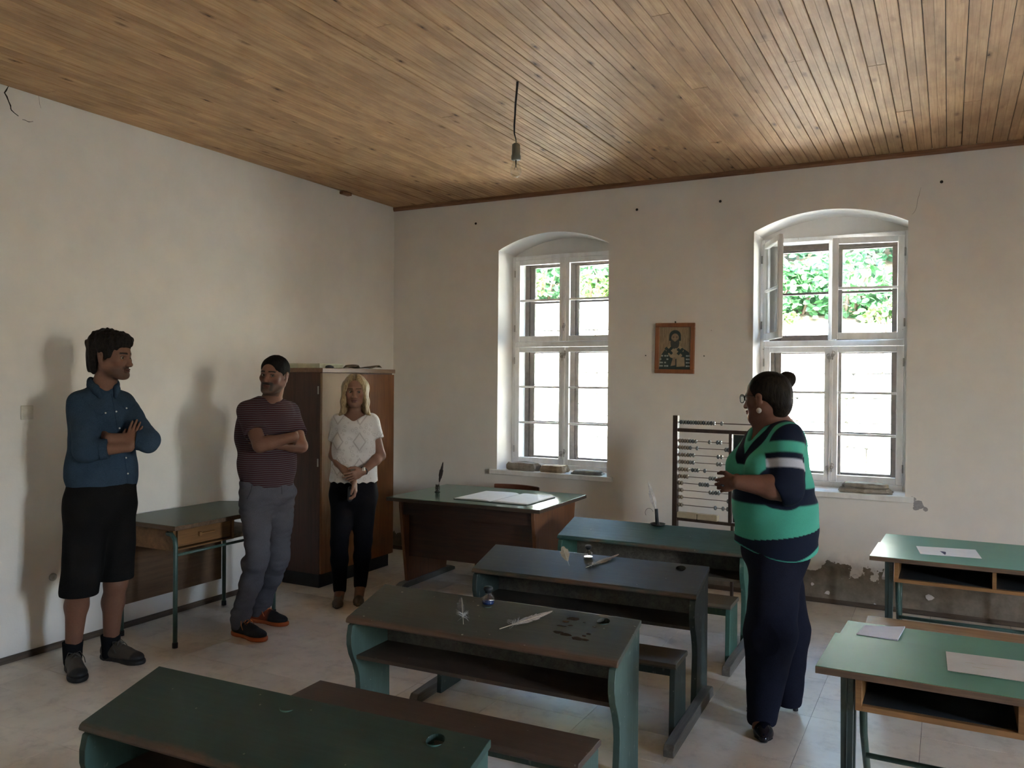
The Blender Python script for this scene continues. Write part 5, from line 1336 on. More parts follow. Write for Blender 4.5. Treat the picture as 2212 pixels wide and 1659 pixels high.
# ---------------------------------------------------------------- blonde woman in the white blouse
def woman_blonde():
    s = .95; fdir = hdir(4); B = frame(fdir); rt_, fw_ = B[0], B[1]
    hc = A(767, 846, 5.84); hf = unit(hdir(8)-UP*.02)
    nk = A(767, 893, 5.88); shR, shL = A(733, 912, 5.87), A(802, 911, 5.89)
    elR, wrR = A(721, 984, 5.86), A(764, 1040, 5.70); elL, wrL = A(822, 984, 5.86), A(784, 1019, 5.70)
    pel = A(764, 1052, 5.88); hpR, hpL = A(742, 1070, 5.88), A(786, 1070, 5.89); knR, knL = A(733, 1172, 5.86), A(785, 1168, 5.90); anR, anL = A(734, 1276, 5.90), A(778, 1266, 5.96)
    ch = (shR+shL)/2-UP*.09+fw_*.01
    P0 = person('blonde person in a white lace blouse and black trousers in front of the cabinet', (anR+anL)/2)
    org = np.array(P0.location); skin = np.array([.235, .125, .086])
    lo, hi = box_of([hc, shR, shL, elR, elL, anR, anL, knR, pel, wrR], .15); lo[2] = .02; hi[2] = hc[2]+.16
    S = Sculpt(lo, hi, .0058, [(hc-.12, hc+.12, .0029), (wrR-[.06, .06, .15], wrL+[.06, .06, .06], .0040)])
    R, T = add_head(S, hc, hf, UP, s, .95, .9, 0, .95)
    S.cone(hc-UP*.05-hf*.02, nk-UP*.02, .046, .052, .025)
    S.cone(ch+UP*.05, ch-UP*.10, .098, .092, .05, sq=(rt_, 1.40)); S.cone(ch-UP*.10, pel+UP*.06, .090, .100, .05, sq=(rt_, 1.25)); S.cone(pel+UP*.02, pel-UP*.06, .105, .108, .05, sq=(rt_, 1.40))
    S.cone(nk-UP*.045, shR, .045, .046, .04); S.cone(nk-UP*.045, shL, .045, .046, .04)
    limb_arm(S, shR, elR, wrR, .043); limb_arm(S, shL, elL, wrL, .043)
    for a, b, c in ((hpR, knR, anR), (hpL, knL, anL)): limb_leg(S, a, b, c, .080, .052, .050, .032, -fw_)
    for an in (anR, anL): S.cone(an, an+fw_*.10-UP*.07, .034, .030, .02, sq=(rt_, 1.1))
    add_hand(S, wrR, A(774, 1090, 5.68)-wrR, fw_*.3-rt_*.9, fw_, .92, .75, .05)
    add_hand(S, wrL, A(744, 1036, 5.63)-wrL, fw_, UP, .92, .35, .12)
    paint = face_paint(T, R, s, skin, (.09, .055, .03), (.20, .085, .072), None, None, .15, .35)
    def col(V): C = np.tile(skin, (len(V), 1)).astype(float); paint(V, C); return C
    S.mesh('body', M_skin, P0, col, 2, org)
    eyes(P0, lambda a, b, c: T(a, b, c)-org, R, s, unit(hf+_rh*.35), plain('iris_hazel', rgb(.06, .05, .03), .15))
    # shoulder-length straight blonde hair, parted
    Hs = Sculpt(hc-[.17, .17, .24], hc+[.17, .17, .15], .0036); nz = Sines(240, 3, 10, (1, 1, .12)); dz = lambda X, Y, Z: .0022*nz(X, Y, Z)
    Hs.ell(T(0, -.020, .044), (.086*s, .104*s, .092*s), R, .01, 'u', dz)
    for sd in (-1, 1):
        Hs.cone(T(sd*.064, .006, .030), T(sd*.079, .004, -.075), .030, .021, .03, sq=(fw_, 1.7), disp=dz); Hs.cone(T(sd*.079, .004, -.075), T(sd*.086, .002, -.150), .021, .016, .03, sq=(fw_, 2.2), disp=dz)
        Hs.cone(T(sd*.086, .004, -.145), T(sd*.112, .008, -.172), .018, .008, .02, sq=(fw_, 1.8), disp=dz)
    Hs.cone(T(0, -.060, .02), T(0, -.065, -.15), .080, .055, .03, sq=(rt_, 1.2), disp=dz)
    Hs.ell(T(0, .085, -.020), (.056, .075, .100), R, .008, 's'); Hs.ell(T(0, .075, -.16), (.066, .085, .11), R, .01, 's'); Hs.cone(T(-.002, .10, .085), T(-.002, -.01, .142), .008, .004, .012, 's')
    t = NT('blonde_hair'); v = t.obj(); a_ = t.new('ShaderNodeVertexColor', layer_name='Col').outputs['Color']; n = t.noise(t.mapping(v, (170, 170, 9)), 1.0, 4, .6, Distortion=.3)
    c = t.mix(1.0, a_, t.ramp(n, [(.34, rgb(.42, .40, .36)), (.62, rgb(1, 1, 1))]), 'MULTIPLY'); t.bump(n, .8, .003); M_blonde = t.fin(c, .42, spec=.3)
    bl, dk = np.array([.44, .325, .18]), np.array([.10, .065, .035])
    def hcol(V):
        L = (V-hc)@R.T/s; m = np.clip(1.4-np.abs(L[:, 0])/.016, 0, 1)*np.clip((L[:, 2]-.06)/.03, 0, 1)*.8; m = np.maximum(m, np.clip((.045-np.abs(L[:, 0]))/.02, 0, 1)*(L[:, 2] < -.02)*.7)[:, None]
        return bl*(1-m)+dk*m
    Hs.mesh('hair', M_blonde, P0, hcol, 1, org)
    # white blouse with lace
    nS = Sines(30, 51, 8, (1, 1, .8)); nL = Sines(70, 52, 8)
    S = Sculpt(*box_of([nk+UP*.04, shR, shL, elR, elL, pel-UP*.06], .13), .0046)
    S.cone(ch+UP*.045, ch-UP*.12, .110, .104, .05, sq=(rt_, 1.36)); S.cone(ch-UP*.10, pel+UP*.0, .102, .128, .06, sq=(rt_, 1.38))
    for sd in (-1, 1): S.ell(ch-UP*.045+fw_*.072+rt_*sd*.062, (.062, .050, .062), B, .04)
    S.cone(nk-UP*.052, shR, .050, .054, .05); S.cone(nk-UP*.052, shL, .050, .054, .05)
    cR, cL = shR+(elR-shR)*.58, shL+(elL-shL)*.52
    def slv(q):
        q.cone(shR, cR, .054, .058, .03); q.cone(shL, cL, .054, .058, .03)
        for b, c in ((shR, cR), (shL, cL)): q.cut(c, unit(c-b), lambda X, Y, Z, c=c: np.where((X-c[0])**2+(Y-c[1])**2+(Z-c[2])**2 < .09**2, 0, -1.0))
    S.join(slv, .018)
    S.wrinkle(.003, nS); S.wrinkle(.0012, nL)
    ax_ = rt_
    S.cut(pel+UP*.035, -UP, lambda X, Y, Z: .011*np.abs(np.sin(62*((X-pel[0])*ax_[0]+(Y-pel[1])*ax_[1]))))
    S.cone(nk+UP*.10, nk-UP*.006+fw_*.015, .070, .072, .006, 's', sq=(rt_, 1.10)); S.cone(nk+fw_*.05+UP*.06, nk+fw_*.14-UP*.020, .055, .052, .006, 's', sq=(rt_, 1.5))
    t = NT('white_lace'); v = t.obj(); x, y, z = t.sep(v)
    # lozenges with round flowers between, in the blouse front
    sx = t.math('MULTIPLY', t.math('ADD', t.math('MULTIPLY', x, float(rt_[0])), t.math('MULTIPLY', y, float(rt_[1]))), 1.0)
    u_ = t.math('SUBTRACT', t.math('ABSOLUTE', t.math('SUBTRACT', t.math('FRACT', t.math('MULTIPLY', sx, 6.4)), .5)), 0.0)
    w_ = t.math('ABSOLUTE', t.math('SUBTRACT', t.math('FRACT', t.math('MULTIPLY_ADD', z, 5.6, .05)), .5))
    dm = t.math('ADD', t.math('MULTIPLY', u_, 1.25), w_)
    line = t.math('SUBTRACT', 1.0, t.math('MULTIPLY', t.math('ABSOLUTE', t.math('SUBTRACT', dm, .34)), 16.0), clamp=True)
    fl = t.vor(v, 34); ring = t.math('SUBTRACT', 1.0, t.math('MULTIPLY', t.math('ABSOLUTE', t.math('SUBTRACT', fl, .33)), 9.0), clamp=True)
    inside = t.math('LESS_THAN', dm, .30); pat = t.math('MAXIMUM', line, t.math('MULTIPLY', ring, t.math('SUBTRACT', .55, t.math('MULTIPLY', inside, .5))))
    c = t.mix(t.math('MULTIPLY', pat, .55), rgb(.60, .58, .57), rgb(.26, .22, .21)); t.bump(t.math('SUBTRACT', 1.0, pat), .5, .003)
    S.mesh('blouse', t.fin(c, .8, spec=.2), P0, None, 2, org)
    # trousers
    S = Sculpt(*box_of([pel+UP*.05, hpR, hpL, anR, anL], .13), .0050)
    S.cone(pel+UP*.08, pel-UP*.05, .116, .118, .05, sq=(rt_, 1.38))
    for hp, kn, an in ((hpR, knR, anR), (hpL, knL, anL)): S.cone(hp, kn, .090, .061, .04); S.cone(kn, kn+(an-kn)*.35, .061, .060, .02); S.cone(kn+(an-kn)*.35, an+UP*.012, .060, .046, .02)
    S.wrinkle(.002, Sines(30, 61, 8)); S.cut(pel+UP*.10, UP); S.cut(np.array([0, 0, anR[2]-.012]), -UP)
    S.mesh('trousers', fabric('trousers_black', rgb(.006, .006, .008), .8, 240, .3, .2), P0, None, 2, org)
    # dark purse strap hand phone: small dark pouch held in the hanging hand
    c_ = A(756, 1066, 5.70)
    S = Sculpt(c_-.08, c_+.08, .0035); S.cone(c_+UP*.035, c_-UP*.040, .014, .016, .01, sq=(fw_, 1.7)); 
    o, _, _ = S.mesh('phone_case', M_black, None, None, 1); o.name = 'phone_case'; tag(o, 'small black case held in the right hand of the blonde person', 'phone case')
    # wrist band
    d = unit(wrL-elL); m = MB(); c0 = wrL-d*.012-org; a_ = unit(np.cross(d, UP)); b_ = np.cross(d, a_)
    m.tube([tuple(c0+(a_*math.cos(q)+b_*math.sin(q))*.0285) for q in [2*PI*i/20 for i in range(21)]], .0035, 6, False); m.build('wrist_band', M_black, P0)
    wf = MB().box(-.010, .010, -.013, .013, 0, .007).build('watch', plain('bright_watch', rgb(.75, .72, .68), .15, .6), P0, .002, 2); nn = Vector(unit(fw_+UP*.5)); wf.location = tuple(c0+np.array(nn)*.029); wf.rotation_euler = nn.to_track_quat('Z', 'Y').to_euler()
    for an, tx in ((anR, 741), (anL, 790)):
        g = an*[1, 1, 0]; dirv = unit(fw_*1.0+(_rh*.02))
        shoe(P0, g-dirv*.055-org, g+dirv*.185-org, (.13, .105, .085), (.05, .04, .03), 'pump', None, None, None, w=.040, heelh=.055)
    return P0

# ---------------------------------------------------------------- woman in the mint and navy top
def woman_mint():
    s = .94; fdir = hdir(-72); B = frame(fdir); rt_, fw_ = B[0], B[1]
    hc = A(1653, 861, 3.84); hf = unit(hdir(-126)-UP*.05); hu = unit(UP-_rh*.05)
    nk = A(1682, 925, 3.87); shL, shR = A(1699, 950, 3.71), A(1664, 946, 4.02)
    elL, wrL = A(1699, 1056, 3.66), A(1592, 1041, 3.68); elR, wrR = A(1632, 1048, 4.00), A(1592, 1038, 3.83)
    pel = A(1676, 1140, 3.86); hpL, hpR = A(1680, 1170, 3.79), A(1672, 1170, 3.95); knL, knR = A(1664, 1370, 3.74), A(1697, 1360, 3.98); anL, anR = A(1648, 1530, 3.84), A(1700, 1496, 4.02)
    ch = (shR+shL)/2-UP*.10
    P0 = person('person with a hair bun and glasses in a mint and navy top, beside the abacus', (anR+anL)/2)
    org = np.array(P0.location); skin = np.array([.155, .072, .048])
    lo, hi = box_of([hc, shR, shL, elR, elL, wrL, anR, anL, pel], .18); lo[2] = .02; hi[2] = hc[2]+.17
    S = Sculpt(lo, hi, .0060, [(hc-.13, hc+.13, .0028), (wrL-[.10, .06, .05], wrR+[.08, .08, .05], .0042)])
    R, T = add_head(S, hc, hf, hu, s, .95, .95, .004, 1.0, .018)
    S.cone(hc-UP*.05-hf*.030, nk-UP*.02, .058, .072, .04); S.cone(nk-UP*.03-fw_*.02, nk-UP*.06, .07, .078, .04)
    S.cone(T(0, .045, -.105), T(0, -.02, -.12), .024, .038, .03)
    S.cone(ch+UP*.05+fw_*.02, pel+UP*.10, .12, .13, .06, sq=(rt_, 1.2)); S.cone(pel+UP*.08, pel-UP*.06, .13, .135, .06, sq=(rt_, 1.15))
    S.cone(nk-UP*.05, shL, .06, .06, .05); S.cone(nk-UP*.05, shR, .06, .06, .05)
    for a, b, c in ((shR, elR, wrR), (shL, elL, wrL)):
        S.cone(a, b, .066, .056, .03); S.cone(b, b+(c-b)*.3, .056, .054, .02); S.cone(b+(c-b)*.3, c, .054, .032, .02)
    for a, b, c in ((hpR, knR, anR), (hpL, knL, anL)): limb_leg(S, a, b, c, .082, .07, .062, .040, -fw_)
    for an, fd in ((anL, unit(on(1636, 1600, 'z', 0)-anL)), (anR, unit(-_rh-_fh*.2))):
        fd = unit(fd*[1, 1, 0]); S.cone(an, an+fd*.10-UP*.05, .038, .034, .02)
    add_hand(S, wrL, A(1560, 1048, 3.72)-wrL, -_fh+UP*.2, UP, .94, .75, .08)
    add_hand(S, wrR, A(1566, 1036, 3.76)-wrR, UP*.6+fw_*.4, -_fh, .92, .6, .08)
    paint = face_paint(T, R, s, skin, (.03, .018, .012), (.14, .05, .045), None, None, .2, .2)
    def col(V): C = np.tile(skin, (len(V), 1)).astype(float); paint(V, C); return C
    S.mesh('body', M_skin, P0, col, 2, org)
    eyes(P0, lambda a, b, c: T(a, b, c)-org, R, s, hf, plain('iris_brown2', rgb(.05, .025, .012), .15))
    # hair drawn back, knot high on the crown
    Hs = Sculpt(hc-.20, hc+.22, .0034); nz = Sines(150, 3, 10, (.6, .6, 1)); n2 = Sines(85, 8, 8); dz = lambda X, Y, Z: .0016*nz(X, Y, Z); dk = lambda X, Y, Z: .009*n2(X, Y, Z)+.004*nz(X, Y, Z)
    Hs.ell(T(0, -.024, .044), (.086*s, .104*s, .090*s), R, .01, 'u', dz); Hs.ell(T(0, -.075, -.015), (.070, .054, .075), R, .03, 'u', lambda X, Y, Z: .004*n2(X, Y, Z)+.002*nz(X, Y, Z))
    Hs.ell(T(0, -.060, -.062), (.052, .040, .030), R, .02, 'u', dz)
    Hs.ell(T(0, .108, -.008), (.075, .076, .092), R, .008, 's'); Hs.ell(T(0, .062, -.095), (.12, .085, .105), R, .01, 's')
    for sd in (-1, 1): Hs.ell(T(sd*.088, .010, -.006), (.026, .020, .028), R, .006, 's')
    Hs.cone(A(1686, 842, 3.86), A(1697, 822, 3.86), .034, .034, .02, disp=dk); Hs.ell(A(1699, 819, 3.86), (.038, .038, .038), None, .012, 'u', dk); Hs.ell(A(1693, 828, 3.84), (.032, .030, .034), None, .012, 'u', dk)
    Hs.mesh('hair', hairmat('hair_dark_brown', rgb(.022, .016, .011), rgb(.006, .004, .003), (90, 90, 22), .55, .12, 1.0), P0, None, 1, org)
    # glasses
    G = MB(); gm = plain('black_glasses_frame', rgb(.01, .008, .008), .25); tl = lambda r, f, u: tuple(T(r, f, u)-org)
    for sd in (-1, 1):
        pts = [tl(sd*(.034+.029*math.copysign(abs(math.cos(a))**.7, math.cos(a))), .104-.012*abs(math.cos(a))*0, .004+.020*math.copysign(abs(math.sin(a))**.75, math.sin(a))) for a in [2*PI*i/24 for i in range(25)]]
        G.tube(pts, .0022, 6, False); G.tube([tl(sd*.063, .103, .018), tl(sd*.078, .085, .019), tl(sd*.082, .018, .016), tl(sd*.082, -.002, .002)], .0022, 6)
        MB().raw([pts[i] for i in range(24)], [tuple(range(24))]).build('lens', M_glass, P0)
    G.tube([tl(-.006, .106, .010), tl(0, .109, .012), tl(.006, .106, .010)], .002, 6)
    G.build('glasses', gm, P0)
    for sd in (-1, 1):
        o = MB().lathe([(0, -.002), (.0115, -.002), (.0125, 0), (.011, .003), (0, .005)], n=18).build('earring', plain('pearl_grey', rgb(.50, .47, .45), .3), P0); o.location = tl(sd*.086, .004, -.054); o.rotation_euler = Vector(R[0]*sd).to_track_quat('Z', 'Y').to_euler()
    # top
    nS = Sines(24, 71, 8, (1, 1, 1.2)); nL = Sines(60, 72, 8, (.7, .7, 1.4))
    S = Sculpt(*box_of([nk+UP*.05, shR, shL, elR, elL, pel-UP*.13, A(1590, 930, 3.85)], .13), .0042)
    S.cone(ch+UP*.05+fw_*.025, ch-UP*.14+fw_*.02, .140, .150, .06, sq=(rt_, 1.22)); S.cone(ch-UP*.14+fw_*.02, pel+UP*.06, .150, .158, .06, sq=(rt_, 1.16)); S.cone(pel+UP*.06, pel-UP*.09, .160, .176, .06, sq=(rt_, 1.20))
    for sd in (-1, 1): S.ell(ch-UP*.035+fw_*.125+rt_*sd*.080, (.088, .088, .085), B, .05)
    S.ell(pel+UP*.10+fw_*.05, (.15, .14, .12), B, .05)
    S.cone(nk-UP*.052, shL, .070, .070, .05); S.cone(nk-UP*.052, shR, .070, .070, .05)
    cL, cR = elL+(wrL-elL)*.14, elR+(wrR-elR)*.14
    def slv(q):
        q.cone(shL, elL, .074, .072, .025); q.cone(elL, cL, .070, .068, .02); q.cone(shR, elR, .080, .070, .03); q.cone(elR, cR, .068, .066, .02)
        for b, c in ((elR, cR), (elL, cL)):
            d_ = unit(c-b); q_ = b+d_*.050-UP*.01; q.cut(q_, unit(d_*.77-UP*.50), lambda X, Y, Z, c=q_: np.where((X-c[0])**2+(Y-c[1])**2+(Z-c[2])**2 < .12**2, 0, -1.0))
    S.join(slv, .018)
    S.wrinkle(.006, nS); S.wrinkle(.003, nL)
    hemz = A(1676, 1195, 3.86)[2]
    S.cut(np.array([0, 0, hemz]), -UP, lambda X, Y, Z: 1.4*((X-pel[0])*_rh[0]+(Y-pel[1])*_rh[1])**2)
    S.cone(nk+UP*.14, nk+UP*.008, .080, .088, .006, 's'); S.cone(nk+fw_*.10+UP*.06, nk+fw_*.14-UP*.045, .060, .022, .006, 's')
    mint, navy, white = np.array([.068, .37, .275]), np.array([.006, .010, .025]), np.array([.46, .47, .53])
    zb = lambda y, d=3.80: A(1690, y, d)[2]
    def band(x, a, b, w=.008): return np.clip((x-a)/w+.5, 0, 1)*np.clip((b-x)/w+.5, 0, 1)
    def tcol(V):
        z = V[:, 2]; L = (V-pel)@B.T; C = np.tile(mint, (len(V), 1)).astype(float)
        def put(m, c):
            m = np.clip(m, 0, 1)[:, None]; C[:] = C*(1-m)+c*m
        put(band(z, zb(1084, 3.8), zb(1049, 3.8)), navy); xr = (V-pel)@_rh; put((z < zb(1149, 3.8)+.03*np.clip(xr/.15, -1, 1))*np.clip((z-1.4*xr**2-hemz-.004-.022*np.clip((xr-.03)/.10, 0, 1))/.003, 0, 1), navy)
        # neck trim and the dark wedge down the front
        dn = np.linalg.norm((V-(nk+UP*.02))@np.diag([1, 1, .6]), axis=1); put(np.clip((.122-dn)/.004, 0, 1)*(z > zb(935)), navy)
        Ln = (V-nk)@B.T; wv = .050+.45*np.maximum(0, Ln[:, 2]+.12)
        put((Ln[:, 1] > .03)*np.clip((.030-np.abs(np.abs(Ln[:, 0])-.10*np.clip((Ln[:, 2]+.16)/.16, 0, 1)))/.004, 0, 1)*np.clip((Ln[:, 2]+.165)/.004, 0, 1), navy)
        for sh_, el_, cc in ((shL, elL, cL), (shR, elR, cR)):
            ab = el_-sh_; t_ = ((V-sh_)@ab)/np.dot(ab, ab); q = sh_+np.clip(t_, -.3, 1)[:, None]*ab; dd = np.linalg.norm(V-q, axis=1)
            ab2 = cc-el_; t2 = np.clip(((V-el_)@ab2)/np.dot(ab2, ab2), 0, 1.3); d2 = np.linalg.norm(V-(el_+t2[:, None]*ab2), axis=1)
            out = -1 if sh_ is shR else 1
            lat = ((V-sh_)@(-rt_*out))
            m = np.clip((.098-np.minimum(dd, d2))/.004, 0, 1)*np.where(t_ < .75, np.clip((lat+.030-.10*np.clip(.25-t_, 0, 1))/.006, 0, 1), 1)
            zs = t_*np.linalg.norm(ab)
            c2 = np.tile(navy, (len(V), 1)).astype(float)
            b1 = band(zs, .018, .066)[:, None]; c2 = c2*(1-b1)+mint*b1; b2 = band(zs, .094, .132)[:, None]; c2 = c2*(1-b2)+white*b2
            m = np.clip(m, 0, 1)[:, None]; C[:] = C*(1-m)+c2*m
        return C
    S.mesh('top', mat_vc('knit_top', .85, 260, .12, .2, 0, .12), P0, tcol, 2, org)
    # wide navy trousers
    S = Sculpt(*box_of([pel+UP*.0, hpR, hpL, anR-UP*.05, anL-UP*.05], .18), .0056)
    S.cone(pel-UP*.0, pel-UP*.10, .146, .152, .06, sq=(rt_, 1.08))
    eL, eR = A(1645, 1560, 3.80), A(1702, 1516, 4.02)
    S.cone(hpL, knL, .108, .112, .05); S.cone(knL, eL+UP*.02, .112, .066, .03, sq=(fw_, 1.05)); S.cone(hpR, knR, .108, .108, .05); S.cone(knR, eR+UP*.02, .108, .066, .03)
    S.wrinkle(.005, Sines(20, 81, 8, (1.4, 1.4, .35))); S.wrinkle(.002, nL)
    S.cut(pel-UP*.02, UP); S.cut(np.array([0, 0, .030]), -UP)
    S.mesh('trousers', fabric('trousers_navy', rgb(.010, .011, .020), .8, 240, .3, .2), P0, None, 2, org)
    o = MB().tube([tuple(A(1561, 1046, 3.66)-org), tuple(A(1559, 1050, 3.66)-org)], .009, 10).build('ring', plain('dark_ring', rgb(.08, .075, .08), .15, .8), P0)
    pat = plain('black_patent', rgb(.006, .006, .010), .08)
    g = anL*[1, 1, 0]; dv = unit((on(1634, 1602, 'z', 0)-anL)*[1, 1, 0]); dv = unit(-_fh*.9-_rh*.25)
    shoe(P0, g-dv*.06-org, g+dv*.19-org, (.006, .006, .010), (.01, .01, .01), 'pump', None, pat, None, w=.046, heelh=.055)
    g = anR*[1, 1, 0]; dv = unit(-_rh-_fh*.1)
    shoe(P0, g-dv*.06-org, g+dv*.20-org, (.006, .006, .010), (.01, .01, .01), 'pump', None, pat, None, w=.046, heelh=.060)
    return P0
man_denim(); man_striped(); woman_blonde(); woman_mint()

# ================================================================== small things on desks and sills
M_bottle = M_bulb
def local_to_world(desk, l):
    return Matrix.Translation(desk.location) @ Matrix.Rotation(desk.rotation_euler.z, 4, 'Z') @ Vector(l)
def ink_bottle(loc, label, ink, inkh, s=1.0, neck=True):
    r = empty('ink_bottle', loc, 0, label, 'ink bottle', 'ink bottles on the desks')
    b = MB().lathe([(q*s, z*s) for q, z in [(0, .001), (.022, .001), (.0245, .006), (.025, .014), (.022, .026), (.014, .034), (.011, .038), (.011, .046)]], n=24).build('bottle', M_bottle, r)
    MB().lathe([(0, .002), (.0225*s, .002), (.0235*s, .006*s), (.0235*s, inkh*s), (0, inkh*s)], n=24).build('ink', ink, r)
    MB().lathe([(q*s, z*s) for q, z in [(0, .044), (.0125, .044), (.013, .050), (.0175, .053), (.0185, .060), (.015, .066), (0, .068)]], n=20).build('stopper', M_black, r)
    MB().tube([(0, 0, .046*s), (0, 0, .012*s)], .002*s, 6).build('dipper', M_black, r)
    return r
M_inkb = plain('blue_ink', rgb(.01, .035, .16), .1); M_inkd = plain('dark_ink', rgb(.02, .02, .025), .1)
l = desk_pt(1064, 1313, D_B); ink_bottle(local_to_world(D_B, (-.050, .250, .628)), 'glass bottle with blue ink and black stopper on the olive desk', M_inkb, .014, 1.12)
ink_bottle(local_to_world(D_C, (-.030, .250, .628)), 'small clear ink bottle with black stopper on the third desk', M_inkd, .006, 1.0)
def feather(name, loc, rot, label, L, W, vane, shaft, seed, bare=.22, curl=.0, notch=.12, group=None, twist=0.0, down=None, asym=1.0):
    """quill along local +x, vane in the xy plane; bare shaft first, downy tuft, then vane to the tip"""
    r = empty(name, loc, 0, label, 'feather', group); r.rotation_euler = rot
    rg = random.Random(seed); n = 40
    def spine(u): return Vector((L*u, 0, L*(curl*(u*u-u*0)))) 
    m = MB().tube([tuple(spine(i/14)) for i in range(15)], [.0018*(1-.8*i/14)*L/.2 for i in range(15)], 6)
    m.build('shaft', shaft, r)
    V = []; F = []
    for s in (-1, 1):
        pv = None; jag = 1.0
        for i in range(n):
            u0 = bare+(1-bare)*i/n; u1 = bare+(1-bare)*(i+1)/n; um = (u0+u1)/2; q = (um-bare)/(1-bare)
            w = W*(1.0 if s > 0 else asym)*(min(1, .25+q*3.2))*(max(0, 1-q)**.55*1.15 if q > .55 else 1)*min(1, 1.15)
            if rg.random() < notch: jag = rg.uniform(.72, .95)
            else: jag = min(1, jag+.10)
            w *= jag
            o = len(V); dx = w*.75*s*s
            a, b = spine(u0), spine(u1); cz_ = -.06*w
            tip0 = a+Vector((dx, s*w, cz_)); tip1 = b+Vector((dx, s*w*.98, cz_))
            if tip1.x > L*1.01: 
                k = max(0, (L*1.01-b.x))/max(1e-6, dx); tip0 = a+Vector((dx*k, s*w*k, cz_)); tip1 = b+Vector((dx*k, s*w*k*.9, cz_))
            V += [a, b, tip1, tip0]; F.append((o, o+1, o+2, o+3))
    m = MB().raw(V, F); m.build('vane', vane, r)
    if down is not None:
        m = MB()
        for k in range(46):
            u = bare+rg.uniform(-.04, .10); a = spine(u); an = rg.uniform(-1.3, 1.3)+(PI if rg.random() < .3 else 0); s = rg.choice((-1, 1)); ll = W*rg.uniform(.6, 1.35)
            m.tube([tuple(a), (a.x+ll*.5*math.cos(an*.6), a.y+s*ll*.6, a.z+rg.uniform(0, .008)), (a.x+ll*.8*math.cos(an), a.y+s*ll, a.z+rg.uniform(0, .012))], [.0005, .0004, .0002], 4, False)
        m.build('down', down, r)
    return r
def fmat(name, a, b): 
    t = NT(name); v = t.obj(); g = t.noise(t.mapping(v, (160, 40, 1)), 1.5, 3, .5); n = t.noise(v, 18, 3, .6)
    return t.fin(t.ramp(t.math('MULTIPLY_ADD', g, .5, t.math('MULTIPLY', n, .5)), [(.38, b), (.6, a)]), .6)
F_white = fmat('feather_white', rgb(.62, .60, .60), rgb(.36, .34, .35)); F_shaft = plain('quill_shaft', rgb(.62, .58, .46), .35)
F_grey = fmat('feather_greybrown', rgb(.09, .075, .062), rgb(.03, .024, .02)); F_tan = fmat('feather_tan', rgb(.36, .29, .20), rgb(.23, .185, .125))
F_brown = fmat('feather_dark', rgb(.04, .022, .018), rgb(.018, .012, .011)); F_down = plain('feather_down', rgb(.42, .43, .44), .8)
def facing(a, b):
    x = (Vector(b)-Vector(a)).normalized(); z = Vector(CAMP)-Vector(a); z = (z-x*z.dot(x)).normalized(); y = z.cross(x)
    return Matrix((x, y, z)).transposed().to_euler()
def lay(desk, p0, p1, lift0=.003, lift1=.006):
    a = local_to_world(desk, desk_pt(*p0, desk)); b = local_to_world(desk, desk_pt(*p1, desk)); a.z += lift0; b.z += lift1
    d = b-a; yaw = math.atan2(d.y, d.x); pit = math.atan2(d.z, math.hypot(d.x, d.y))
    return a, (0, -pit, yaw), d.length
a, e, L = lay(D_B, (1079, 1360), (1194, 1325))
def slope_roll(e): # roll so that the vane lies on the sloping board
    return (SLOPE*math.cos(e[2])*1.0, e[1], e[2])
feather('feather', a, slope_roll(e), 'long white feather lying in the middle of the olive desk', L, .026, F_white, F_shaft, 5, .24, .02, .10, 'quills on the desks', down=F_down, asym=.8)
a, e, L = lay(D_B, (1001, 1350), (995, 1300), .003, .045)
feather('feather', a, facing(a, on(997, 1290, 'y', a.y+.01)), 'curled grey-brown feather standing up on the olive desk left of the blue ink', float((Vector(on(997, 1290, 'y', a.y+.01))-a).length), .021, F_grey, F_shaft, 6, .30, .12, .12, 'quills on the desks', down=F_down, asym=.35)
a, e, L = lay(D_C, (1265, 1227), (1337, 1201))
feather('feather', a, slope_roll(e), 'tan feather lying flat right of the clear ink bottle', L, .020, F_tan, F_shaft, 7, .20, .02, .18, 'quills on the desks', down=F_down)
a = local_to_world(D_C, desk_pt(1230, 1222, D_C)); b = Vector(at(1215, 1180, float(np.dot(np.array(a)-CAMP, _fw))-.0)); d = b-a
feather('feather', a, facing(a, b), 'tan feather tilted upright, left of the clear ink bottle', d.length, .024, F_tan, F_shaft, 8, .22, .06, .15, 'quills on the desks')
# quill in its stand on the teacher's desk
q = on(945, 1063, 'z', .7005)
IS = empty('quill_stand', (q[0], q[1], .7005), .3, "small dark ink stand on the teacher's desk", 'ink stand')
MB().lathe([(0, .001), (.022, .001), (.022, .006), (.010, .010), (.008, .022), (.013, .030), (.013, .036), (.006, .040), (0, .041)], n=16).build('base', M_metal_dark, IS)
MB().lathe([(.006, .038), (.012, .042), (.013, .052), (.009, .058), (.0, .060)], n=14).build('cup', M_metal_dark, IS)
MB().tube([(.010, 0, .0), (.016, 0, .030), (.012, 0, .062)], .003, 6).tube([(-.010, 0, .0), (-.016, 0, .030), (-.012, 0, .062)], .003, 6).build('bracket', M_metal_dark, IS)
a = Vector((q[0]+.012, q[1]-.004, .7005+.050)); b = Vector(on(957, 998, 'y', q[1])); d = b-a
feather('quill_pen', a, facing(a, b), "dark brown quill feather standing in the teacher's desk ink stand", d.length, .015, F_brown, F_brown, 9, .15, -.03, .05, 'quills on the desks')
